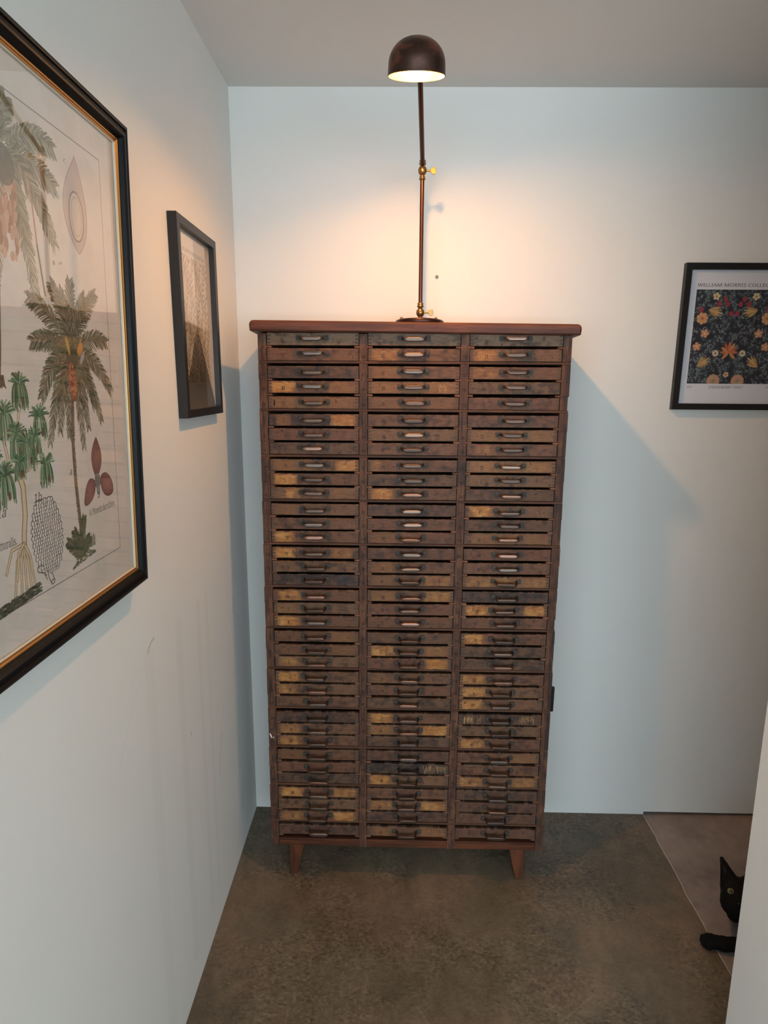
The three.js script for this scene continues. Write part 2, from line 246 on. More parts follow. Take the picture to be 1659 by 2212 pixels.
{
  const r = rng(23);
  for (let n = 0; n < 108; n++) {
    const c = n % 3, row = Math.floor(n / 3), X = c * CW, Y = row * CH, dk = darkOf[n] ?? 0;
    dg.save(); dg.beginPath(); dg.rect(X, Y, CW, CH); dg.clip();
    const s = NUM[row][c], worn = (wornOf[n] ?? []).some(([a, b, k]) => a < 0.2 && k > 0.5);
    dg.fillStyle = `rgba(16,14,16,${worn ? 0.88 : 0.62 - 0.3 * dk})`; dg.font = 'bold 23px serif'; dg.textAlign = 'center'; dg.fillText(s, X + 0.172 * CW + (r() - 0.5) * 14, Y + 42 + (r() - 0.5) * 4);
    for (let i = 0; i < 16; i++) { dg.strokeStyle = r() < 0.6 ? `rgba(20,14,12,${0.15 + 0.25 * r()})` : `rgba(205,165,125,${0.12 + 0.25 * r()})`; dg.lineWidth = 0.7 + r(); dg.beginPath(); const x = X + r() * CW, y = Y + r() * CH, l = 4 + r() * 22, a = r() < 0.6 ? (r() - 0.5) * 0.5 : r() * 7; dg.moveTo(x, y); dg.lineTo(x + l * Math.cos(a), y + l * Math.sin(a)); dg.stroke(); }
    for (let i = 0; i < 5; i++) { dg.fillStyle = `rgba(18,14,14,${0.15 + 0.3 * r()})`; dg.beginPath(); dg.ellipse(X + r() * CW, Y + r() * CH, 2 + r() * 7, 1.5 + r() * 4, r() * 3, 0, 7); dg.fill(); }
    // dark halo of metal stain round the handle feet
    for (const f of [0.36, 0.64]) { dg.fillStyle = 'rgba(24,18,16,0.16)'; dg.beginPath(); dg.ellipse(X + f * CW, Y + 25, 27, 20, 0, 0, 7); dg.fill(); }
    const scratch = (x0, x1, m, col) => { for (let i = 0; i < m; i++) { dg.strokeStyle = col; dg.lineWidth = 1 + 1.4 * r(); dg.beginPath(); const x = X + CW * (x0 + (x1 - x0) * r()), y = Y + 4 + r() * 18; dg.moveTo(x, y); dg.bezierCurveTo(x + 16 * (r() - 0.3), y + 12, x - 14 * (r() - 0.4), y + 22, x + 26 * (r() - 0.4), y + 38 * r() + 8); dg.stroke(); } };
    if (n === 26 * 3 + 2) { scratch(0.06, 0.27, 34, 'rgba(214,172,112,0.75)'); scratch(0.72, 0.96, 36, 'rgba(190,150,100,0.6)'); }
    if (n === 30 * 3 + 1) scratch(0.68, 0.97, 42, 'rgba(196,160,112,0.7)');
    if (n === 3 * 3 + 1) scratch(0.74, 0.88, 7, 'rgba(220,190,130,0.7)');
    if (n === 18 * 3 + 2) scratch(0.1, 0.26, 9, 'rgba(30,24,20,0.7)');
    if (n === 16 * 3 + 1) scratch(0.80, 0.84, 2, 'rgba(20,16,16,0.8)');
    if (n === 17 * 3 + 2) scratch(0.02, 0.3, 6, 'rgba(170,150,140,0.35)');
    if (n === 4 * 3) { dg.fillStyle = 'rgba(20,18,16,0.8)'; dg.beginPath(); dg.ellipse(X + 44, Y + 31, 6, 15, 0.1, 0, 7); dg.fill(); }
    dg.restore();
  }
}
const drawTex = tex(drawC);
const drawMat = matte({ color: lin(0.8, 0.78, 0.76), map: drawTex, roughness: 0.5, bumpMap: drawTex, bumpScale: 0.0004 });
const PN = [
  ['', '', '22', '20', '21', '', '8', '9', '10', '9', '8', '7', '6', '5', '10', '9', '8', '', '7', '', '4', '2', '', '', '15', '16', '10', '11', '12', '', '17', '18', '', '20', '24', ''],
  ['', '46', '47', '46', '48', '47', '33', '34', '35', '30', '31', '32', '33', '34', '35', '30', '31', '32', '27', '28', '29', '27', '28', '29', '39', '40', '41', '36', '37', '38', '42', '43', '44', '02', '', ''],
  ['', '71', '72', '70', '71', '72', '58', '59', '60', '59', '58', '57', '58', '59', '60', '', '56', '57', '58', '53', '54', '52', '53', '54', '64', '65', '66', '61', '62', '63', '67', '68', '69', '73', '74', '75'], []];
const PV = 1.72;                                                // metres of post along the texture
const [postC, pg] = paint(512, 2048, (x, y) => {
  const c = Math.floor(x / 128), a = fbm(x / 14 + c * 50, y / 60, 501, 4), b = fbm(x / 3 + c * 9, y / 40, 511, 2), m = fbm(c * 31 + x / 90, y / 70, 521, 4);
  let k = mix3([0.14, 0.064, 0.040], [0.20, 0.094, 0.052], sstep(0.45, 0.7, m)); k = mix3(k, [0.045, 0.034, 0.031], clamp(0.28 + 2.0 * (a - 0.5) + 1.2 * (fbm(c * 17 + x / 60, y / 26, 527, 3) - 0.5))); 
  if (c === 3 && (x - 384) > 70) k = mix3(k, [0.035, 0.03, 0.03], 0.6 * sstep(0.35, 0.5, fbm(2, y / 160, 531, 3)));
  return k.map((v) => v * (0.75 + 0.6 * (b - 0.4)));
});
{
  const r = rng(41); pg.textAlign = 'center';
  for (let c = 0; c < 4; c++) for (let i = 0; i < 36; i++) { const s = PN[c][i] ?? ''; if (s) { pg.save(); pg.translate(c * 128 + 64, 2048 * (1 - (VC[i] - 0.006) / PV)); pg.scale(3.9, 1); pg.fillStyle = 'rgba(14,12,14,0.72)'; pg.font = 'bold 15px serif'; pg.fillText(s, 0, 5); pg.restore(); } }
  for (const c of [0, 1, 2, 3]) for (let i = 0; i < 7; i++) { pg.strokeStyle = 'rgba(190,165,150,0.35)'; pg.lineWidth = 1.6; pg.beginPath(); const y = 2048 * (1 - (1.684 - i * 0.004) / PV); pg.moveTo(c * 128 + 10, y + 14); pg.lineTo(c * 128 + 118, y - 8); pg.stroke(); }
  pg.fillStyle = 'rgba(240,238,232,0.95)'; pg.beginPath(); pg.ellipse(38, 2048 * (1 - 0.487 / PV), 22, 6, 0.4, 0, 7); pg.fill(); pg.beginPath(); pg.ellipse(80, 2048 * (1 - 0.481 / PV), 9, 3, 0, 0, 7); pg.fill();
}
const postTex = tex(postC), postMat = matte({ color: lin(0.78, 0.74, 0.72), map: postTex, roughness: 0.55, bumpMap: postTex, bumpScale: 0.0004 });

const cab = thing('drawer_cabinet', 'tall dark brown wooden cabinet of many shallow numbered drawers standing on four splayed legs', 'cabinet', [0.0569, 0, 0.3158]);
cab.rotation.set(-0.0352, -0.0059, 0.0027, 'YXZ');
const WB = -0.245;                                              // back of the carcass
{
  // top board: rounded ends, laid slightly askew
  const hw = 0.450, y0 = 0, y1 = 0.0295, s = new THREE.Shape(), R = 0.013, r = 0.005;
  s.moveTo(-hw + r, y0); s.lineTo(hw - r, y0); s.quadraticCurveTo(hw, y0, hw, y0 + r); s.lineTo(hw + 0.001, y1 - R); s.quadraticCurveTo(hw, y1, hw - R, y1); s.lineTo(-hw + R, y1); s.quadraticCurveTo(-hw, y1, -hw - 0.001, y1 - R); s.lineTo(-hw, y0 + r); s.quadraticCurveTo(-hw, y0, -hw + r, y0);
  const g = new THREE.ExtrudeGeometry(s, { depth: 0.255, bevelEnabled: true, bevelThickness: 0.007, bevelSize: 0.006, bevelOffset: -0.006, bevelSegments: 3, curveSegments: 6 });
  g.translate(0, 0, -0.244);
  const m = mesh('top_board', boxUV(g), topMat, cab); m.position.set(0, 1.6905, 0); m.rotation.z = -0.0085;
}
// inside: dark back board and bottom board
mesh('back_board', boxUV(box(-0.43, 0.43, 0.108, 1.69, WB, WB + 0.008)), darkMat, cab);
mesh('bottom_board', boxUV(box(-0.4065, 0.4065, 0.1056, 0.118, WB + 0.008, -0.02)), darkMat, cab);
mesh('base_rail', boxUV(rbox(-0.4068, 0.4068, 0.1066, 0.1325, -0.02, -0.001, 0.002)), legMat, cab);
// rails (thin shelves) under rows 2, 5, 8 ... 35
const RAILS = []; for (let r = 1; r < 35; r += 3) RAILS.push(VC[r] - DH / 2 - 0.0042);
{
  const r = rng(51);
  RAILS.forEach((v) => { const g = boxUV(rbox(-0.4312 + r() * 0.001, 0.4312 - r() * 0.001, v - 0.0033, v + 0.0033, WB + 0.008, -0.0004 - r() * 0.001, 0.0008)); g.attributes.uv.array.forEach((_, i, a) => { a[i] += i % 2 ? v * 3.7 : v * 1.3; }); mesh('rail', g, caseMat, cab); });
  // posts: a section between each pair of rails; the outer ones are the side boards
  const stops = [1.6900, ...RAILS, 0.1056];
  POSTS.forEach(([a, b], c) => {
    for (let i = 0; i < stops.length - 1; i++) {
      const top = stops[i] - (i ? 0.0034 : 0), bot = stops[i + 1] + (i < stops.length - 2 ? 0.0034 : 0), j = (r() - 0.5) * 0.0014, k = (r() - 0.5) * 0.0012, outer = c === 0 ? -1 : c === 3 ? 1 : 0;
      let x0 = a + (outer < 0 ? j : 0), x1 = b + (outer > 0 ? j : 0); const z1 = 0 + k;
      const list = [], cuts = [top]; if (outer) for (let v = top - 0.03 - 0.06 * r(); v > bot + 0.02; v -= 0.04 + 0.06 * r()) cuts.push(v); cuts.push(bot);
      for (let n = 0; n < cuts.length - 1; n++) { const d = n ? (r() < 0.3 ? 0.0022 : 0.0009) * (0.4 + r()) : 0; list.push(rbox(x0 + (outer < 0 ? d : 0), x1 - (outer > 0 ? d : 0), cuts[n + 1] + (n < cuts.length - 2 ? -0.0006 : 0), cuts[n], WB + 0.008, z1 - (n % 2) * 0.0003, 0.0012)); }
      const g = merge(list), p = g.attributes.position, uv = g.attributes.uv;
      for (let n = 0; n < p.count; n++) uv.setXY(n, (c + clamp((p.getX(n) - a) / (b - a), 0.02, 0.98)) / 4, p.getY(n) / PV);
      mesh('post_section', g, postMat, cab);
    }
  });
  // runners: the little ledges the drawers slide on, seen at both ends of each gap
  const runnerMats = [1.15, 1.5, 1.9].map((k) => matte({ map: caseTex, color: lin(k, k * 0.93, k * 0.88), roughness: 0.6 }));
  const runnerG = boxUV(rbox(-0.0072, 0.0072, -0.0026, 0.0026, WB + 0.01, 0, 0.0007));
  for (let row = 0; row < 36; row++) {
    if (row % 3 === 1) continue;
    const v = row < 35 ? (VC[row] + VC[row + 1]) / 2 : VC[row] - DH / 2 - 0.0032;
    COLS.forEach(([a, b]) => { for (const x of [a + 0.005, b - 0.005]) { const m = mesh('runner', runnerG, runnerMats[Math.floor(r() * 3)], cab); m.position.set(x, v, 0.0006 - 0.0016 * r()); } });
  }
}
// legs: straight outside, tapered inside
function legGeo(side, front) {
  const s = new THREE.Shape(), o = 0.3735, foot = front ? 0.0 : 0.0078;
  s.moveTo(side * o, 0.1066); s.lineTo(side * (o + 0.002), foot); s.lineTo(side * (o - 0.022), foot); s.lineTo(side * (o - 0.034), 0.05); s.lineTo(side * (o - 0.0455), 0.1066);
  const g = new THREE.ExtrudeGeometry(s, { depth: 0.042, bevelEnabled: true, bevelThickness: 0.002, bevelSize: 0.002, bevelOffset: -0.002, bevelSegments: 2 });
  g.translate(0, 0, front ? -0.048 : WB + 0.012); return boxUV(g, 1, 'y');
}
for (const f of [true, false]) for (const s of [-1, 1]) mesh('leg', legGeo(s, f), legMat, cab);

// drawers
const copperMats = [[0.20, 0.11, 0.08, 0.42], [0.11, 0.07, 0.053, 0.5], [0.12, 0.088, 0.073, 0.46], [0.075, 0.05, 0.04, 0.5], [0.17, 0.112, 0.085, 0.4], [0.09, 0.056, 0.042, 0.46]].map(([r, g, b, k]) => std({ color: lin(r, g, b), metalness: 0.85, roughness: k * 0.82 }));
const plateMat = std({ color: lin(0.045, 0.040, 0.034), metalness: 0.4, roughness: 0.6 });
const endGrainMat = std({ color: lin(0.062, 0.037, 0.027), roughness: 0.75 });
const handleG = (() => {
  const pts = [[-0.0335, 0, 0.0024], [-0.0304, 0, 0.0032], [-0.0290, -0.0006, 0.0080], [-0.0284, -0.0016, 0.0180], [-0.0264, -0.0024, 0.0218], [-0.0215, -0.0028, 0.0228], [-0.010, -0.003, 0.0230], [0, -0.003, 0.0230]];
  const all = [...pts, ...pts.slice(0, -1).reverse().map(([x, y, z]) => [-x, y, z])].map((p) => V(...p));
  const curve = new THREE.CatmullRomCurve3(all, false, 'centripetal'), N = 36, M = 12, pos = [], idx = [];
  for (let i = 0; i <= N; i++) {
    const t = i / N, p = curve.getPointAt(t), d = curve.getTangentAt(t), up = V(0, 1, 0), n = V().crossVectors(d, up).normalize(), w = sstep(0.0, 0.14, Math.min(t, 1 - t));
    const hy = 0.0036 + 0.0026 * sstep(0.22, 0.33, Math.min(t, 1 - t)), hn = 0.0010 + 0.0018 * w;
    for (let j = 0; j < M; j++) { const a = (j / M) * 2 * Math.PI; const q = p.clone().addScaledVector(up, Math.sign(Math.sin(a)) * Math.abs(Math.sin(a)) ** 0.62 * hy).addScaledVector(n, Math.sign(Math.cos(a)) * Math.abs(Math.cos(a)) ** 0.62 * hn); pos.push(q.x, q.y, q.z); }
  }
  for (let i = 0; i < N; i++) for (let j = 0; j < M; j++) { const a = i * M + j, b = i * M + (j + 1) % M; idx.push(a, b, a + M, b, b + M, a + M); }
  for (const [o, s] of [[0, 1], [N * M, -1]]) for (let j = 1; j < M - 1; j++) s > 0 ? idx.push(o, o + j + 1, o + j) : idx.push(o, o + j, o + j + 1);
  const g = new THREE.BufferGeometry(); g.setAttribute('position', new THREE.Float32BufferAttribute(pos, 3)); g.setIndex(idx); g.computeVertexNormals(); return g;
})();
const plateG = (() => { const s = lathe([[0, 0.0016], [0.002, 0.0015], [0.0036, 0.0008], [0.004, 0]], 14); s.rotateX(Math.PI / 2); s.translate(0, 0, 0.0028); return merge([rbox(-0.0066, 0.0066, -0.0062, 0.0062, -0.0006, 0.0026, 0.0012), s]); })();
const fingerG = (() => { const out = []; for (const y of [-0.0105, -0.0005, 0.0095]) out.push(box(0, 0.0085, y - 0.0024, y + 0.0024, -0.004, 0.00035)); return merge(out); })();
const fingerL = fingerG.clone(), fingerR = fingerG.clone(); fingerR.translate(-0.0085, 0, 0);
{
  const r = rng(61);
  for (let row = 0; row < 36; row++) COLS.forEach(([a, b], c) => {
    const w = b - a, n = row * 3 + c, hh = DH / 2;
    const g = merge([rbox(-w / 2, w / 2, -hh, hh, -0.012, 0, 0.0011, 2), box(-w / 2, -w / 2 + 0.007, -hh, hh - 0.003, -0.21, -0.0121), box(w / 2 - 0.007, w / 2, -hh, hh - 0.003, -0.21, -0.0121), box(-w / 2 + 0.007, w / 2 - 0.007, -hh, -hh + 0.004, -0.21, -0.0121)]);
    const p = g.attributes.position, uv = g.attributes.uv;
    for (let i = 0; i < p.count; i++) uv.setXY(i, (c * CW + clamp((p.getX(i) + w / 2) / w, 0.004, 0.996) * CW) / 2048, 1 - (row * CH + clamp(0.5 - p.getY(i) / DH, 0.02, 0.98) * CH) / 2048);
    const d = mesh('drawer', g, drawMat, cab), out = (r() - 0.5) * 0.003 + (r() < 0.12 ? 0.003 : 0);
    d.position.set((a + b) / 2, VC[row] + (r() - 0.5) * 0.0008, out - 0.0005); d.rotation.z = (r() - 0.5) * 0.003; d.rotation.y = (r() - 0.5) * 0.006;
    const fl = mesh('finger_joint', fingerL, endGrainMat, d), fr = mesh('finger_joint', fingerR, endGrainMat, d); fl.position.x = -w / 2 + 0.0012; fr.position.x = w / 2 - 0.0012;
    const hx = (r() - 0.5) * 0.006, hy = 0.003 + (r() - 0.5) * 0.0014, rz = (r() - 0.5) * 0.03;
    const h = mesh('handle', handleG, copperMats[Math.floor(r() * copperMats.length)], d); h.position.set(hx, hy, 0.0008); h.rotation.z = rz; h.rotation.x = (r() - 0.35) * 0.25;
    for (const s of [-1, 1]) { const k = mesh('handle_plate', plateG, plateMat, d); k.position.set(hx + s * 0.038, hy + s * 0.038 * rz, 0.0004); }
  });
}

// ---------------------------------------------------------------- lamp
{
  const L = thing('desk_lamp', 'tall brown metal lamp with domed shade and brass joints on top of the cabinet', 'lamp', [0.070, 1.7166, 0.172]);
  const bronze = std({ color: lin(0.055, 0.022, 0.015), metalness: 0.8, roughness: 0.38 }), poleM = std({ color: lin(0.13, 0.045, 0.026), metalness: 0.85, roughness: 0.3 }), brass = std({ color: lin(0.30, 0.165, 0.06), metalness: 0.85, roughness: 0.3 });
  const [shC] = paint(512, 256, (x, y) => { const m = fbm(x / 64, y / 64, 601, 4, 8, 4), n = fbm(x / 12, y / 12, 607, 3); return mix3([0.06, 0.030, 0.022], [0.17, 0.066, 0.040], sstep(0.4, 0.64, m)).map((v) => v * (0.8 + 0.4 * n)); }), shadeOut = std({ map: tex(shC), metalness: 0.8, roughness: 0.38 }), shadeIn = std({ color: lin(0.78, 0.60, 0.30), metalness: 0.35, roughness: 0.5 });
  const base = mesh('base', lathe([[0, 0.0002], [0.066, 0.0002], [0.0692, 0.002], [0.0695, 0.010], [0.0685, 0.0135], [0.066, 0.015], [0, 0.0155]], 64), bronze, L); base.rotation.x = -0.0352; base.rotation.z = -0.006;
  for (const s of [-1, 1]) { const b = mesh('base_knob', lathe([[0.0001, 0], [0.0035, 0], [0.0035, 0.003], [0.0046, 0.0045], [0.0046, 0.0075], [0.003, 0.0095], [0.0001, 0.0100]], 16), brass, L); b.position.set(-0.003 + s * 0.049, 0.0155, 0); }
  const joint = (name, at, axis) => {
    const g = [lathe([[0.0001, 0], [0.0085, 0], [0.0095, 0.002], [0.0085, 0.004], [0.0062, 0.0055], [0.0078, 0.0075], [0.006, 0.010], [0.0055, 0.0125]], 24)];
    const ball = new THREE.SphereGeometry(0.0118, 24, 16); ball.scale(1, 1.12, 1); ball.translate(0, 0.0225, 0); g.push(ball);
    g.push(lathe([[0.0055, 0.032], [0.0062, 0.036], [0.0092, 0.037], [0.0098, 0.039], [0.0092, 0.041], [0.0072, 0.042], [0.0088, 0.0445], [0.0088, 0.0475], [0.0062, 0.049], [0.0001, 0.049]], 24));
    const m = mesh(name, merge(g), brass, L); m.position.copy(at); m.quaternion.setFromUnitVectors(V(0, 1, 0), axis.clone().normalize());
    // wing screw at the side
    const st = new THREE.CylinderGeometry(0.0022, 0.0028, 0.016, 12); st.rotateZ(Math.PI / 2); st.translate(0.016, 0.0225, 0);
    const s = new THREE.Shape(); s.moveTo(0, -0.002); s.bezierCurveTo(0.003, -0.004, 0.005, -0.009, 0.0105, -0.0085); s.bezierCurveTo(0.0165, -0.006, 0.0165, 0.006, 0.0105, 0.0085); s.bezierCurveTo(0.005, 0.009, 0.003, 0.004, 0, 0.002);
    const w = new THREE.ExtrudeGeometry(s, { depth: 0.0022, bevelEnabled: true, bevelThickness: 0.0008, bevelSize: 0.0008, bevelSegments: 2 }); w.translate(0.0215, 0.0225, -0.0011);
    const t = mesh('wing_screw', merge([st, w]), brass, L); t.position.copy(at); t.quaternion.copy(m.quaternion); return m;
  };
  const P = (x, y, z) => V(x - 0.070, y - 1.7166, z - 0.172);
  const a0 = V(0.0015, 0.0155, -0.001), upY = P(0.069, 2.098, 0.180), top = P(0.0485, 2.2285, 0.4625), mid = P(0.0685, 2.124, 0.182);
  joint('lower_joint', a0, upY.clone().sub(a0));
  const low = a0.clone().add(upY.clone().sub(a0).normalize().multiplyScalar(0.045));
  mesh('lower_pole', rod(low, upY, 0.0057, 20), poleM, L);
  const dir = top.clone().sub(mid).normalize();
  joint('upper_joint', upY, V(0, 1, 0.02));
  mesh('upper_pole', rod(upY.clone().add(V(0, 0.036, 0.001)), top, 0.0060, 20), bronze, L);
  // dome shade, its mouth tipped back towards the wall
  const R = 0.0605, prof = [], profIn = [];
  for (let i = 0; i <= 14; i++) { const a = (i / 14) * Math.PI / 2; prof.push([Math.max(0.0001, R * Math.sin(a) ** 0.92), 0.017 + R * 0.86 * Math.max(0, Math.cos(a)) ** 0.96]); }
  prof.push([R + 0.0004, 0.012], [R + 0.0008, 0.002], [R + 0.0016, 0.0006], [R + 0.0012, -0.0008], [R - 0.0008, -0.0008]);
  for (let i = 0; i <= 14; i++) { const a = (1 - i / 14) * Math.PI / 2; profIn.push([Math.max(0.0001, (R - 0.0014) * Math.sin(a) ** 0.92), 0.017 + (R - 0.0014) * 0.86 * Math.max(0, Math.cos(a)) ** 0.96]); }
  const C = P(0.0392, 2.1965, 0.520);
  const sh = mesh('shade', lathe(prof, 64), shadeOut, L); sh.position.copy(C); sh.rotation.x = 0.25; 
  const li = mesh('shade_lining', lathe([[R - 0.0008, -0.0006], [R - 0.0012, 0.01], ...profIn], 64), shadeIn, sh);
  const sw = mesh('shade_socket', merge([new THREE.CylinderGeometry(0.012, 0.012, 0.026, 20).translate(0, 0.050, 0), rod(V(0.004, 0.042, -0.060), V(0.002, 0.038, -0.046), 0.009, 16)]), brass, L); sw.position.copy(C); sw.rotation.x = 0.25;
  const bulbM = std({ color: lin(1, 0.95, 0.85), emissive: lin(1, 0.78, 0.48), emissiveIntensity: 6, roughness: 0.5 });
  const bg = lathe([[0.0001, -0.0185], [0.008, -0.0168], [0.0145, -0.0115], [0.0178, -0.002], [0.0165, 0.008], [0.0125, 0.017], [0.0105, 0.026], [0.0001, 0.026]], 28);
  const bulb = mesh('bulb', bg, bulbM, L); bulb.rotation.x = LAMP.tip; bulb.position.set(LAMP.at[0] - 0.070, LAMP.at[1] - 1.7166, LAMP.at[2] - 0.172);
  const pl = new THREE.PointLight(LAMP.color, LAMP.power); pl.name = 'bulb_light'; pl.position.set(LAMP.at[0] - 0.070, LAMP.at[1] - 1.7166, LAMP.at[2] - 0.172); pl.castShadow = true; pl.shadow.radius = 0.8; L.add(pl);
  // most of the bulb's light leaves its lower end
  const dl = new THREE.RectAreaLight(LAMP.color, LAMP.down, LAMP.size, LAMP.size); dl.name = 'bulb_downlight'; dl.position.set(bulb.position.x, bulb.position.y - 0.0205 * Math.cos(LAMP.tip), bulb.position.z - 0.0205 * Math.sin(LAMP.tip)); dl.quaternion.setFromUnitVectors(V(0, 0, -1), V(0.24, -1, 0.08).normalize()); dl.castShadow = true; L.add(dl);
}

// ---------------------------------------------------------------- framed pictures
function frameGeo(W, H, profile, cy = H / 2) {                   // mitred moulding: profile points are [inward, out of the wall]
  const pos = [], nrm = [], uv = [];
  const ring = ([a, h]) => [V(-W / 2 + a, cy - H / 2 + a, h), V(W / 2 - a, cy - H / 2 + a, h), V(W / 2 - a, cy + H / 2 - a, h), V(-W / 2 + a, cy + H / 2 - a, h)];
  for (let i = 0; i < profile.length - 1; i++) {
    const A = ring(profile[i]), B = ring(profile[i + 1]);
    for (let k = 0; k < 4; k++) {
      const a = A[k], b = A[(k + 1) % 4], c = B[(k + 1) % 4], d = B[k], n = V().crossVectors(b.clone().sub(a), d.clone().sub(a));
      if (n.length() < 1e-12) n.crossVectors(b.clone().sub(a), c.clone().sub(a)); n.normalize();
      for (const p of [a, b, c, a, c, d]) { pos.push(p.x, p.y, p.z); nrm.push(n.x, n.y, n.z); uv.push(p.x, p.y); }
    }
  }
  const g = new THREE.BufferGeometry(); g.setAttribute('position', new THREE.Float32BufferAttribute(pos, 3)); g.setAttribute('normal', new THREE.Float32BufferAttribute(nrm, 3)); g.setAttribute('uv', new THREE.Float32BufferAttribute(uv, 2)); return g;
}
const glassMat = new THREE.MeshPhysicalMaterial({ color: 0xffffff, transmission: 1, thickness: 0, roughness: 0, ior: 1.5 });
function picture(o) {
  const t = thing(o.name, o.label, 'picture', o.at); t.rotation.set(o.tilt ?? 0, o.turn ?? 0, o.roll ?? 0, 'YXZ');
  mesh('frame', frameGeo(o.W, o.H, o.profile), o.frameMat, t);
  if (o.slip) mesh('gilt_slip', frameGeo(o.W - 2 * o.slip.in, o.H - 2 * o.slip.in, o.slip.profile, o.H / 2), o.slip.mat, t);
  if (o.slip?.lip) mesh('mat_lip', frameGeo(o.W - 0.0664, o.H - 0.0664, [[0, 0.0145], [0, 0.0156], [0.0016, 0.0148], [0.0017, 0.0120]], o.H / 2), std({ color: lin(0.62, 0.55, 0.44), roughness: 0.6 }), t);
  const f = o.face, g = new THREE.BoxGeometry(o.W - 2 * f, o.H - 2 * f, 0.002); g.translate(0, o.H / 2, o.sheetZ);
  mesh('print', g, [o.back, o.back, o.back, o.back, o.print, o.back], t);
  const p = new THREE.BoxGeometry(o.W - 2 * f, o.H - 2 * f, 0.0016); p.translate(0, o.H / 2, o.glassZ);
  mesh('glass', p, glassMat, t);
  const b = new THREE.BoxGeometry(o.W - 0.006, o.H - 0.006, 0.002); b.translate(0, o.H / 2, 0.0012); mesh('back_board', b, o.back, t);
  return t;
}
const backMat = std({ color: lin(0.2, 0.17, 0.14), roughness: 0.9 }), blackFrame = std({ color: lin(0.008, 0.008, 0.009), roughness: 0.4 });

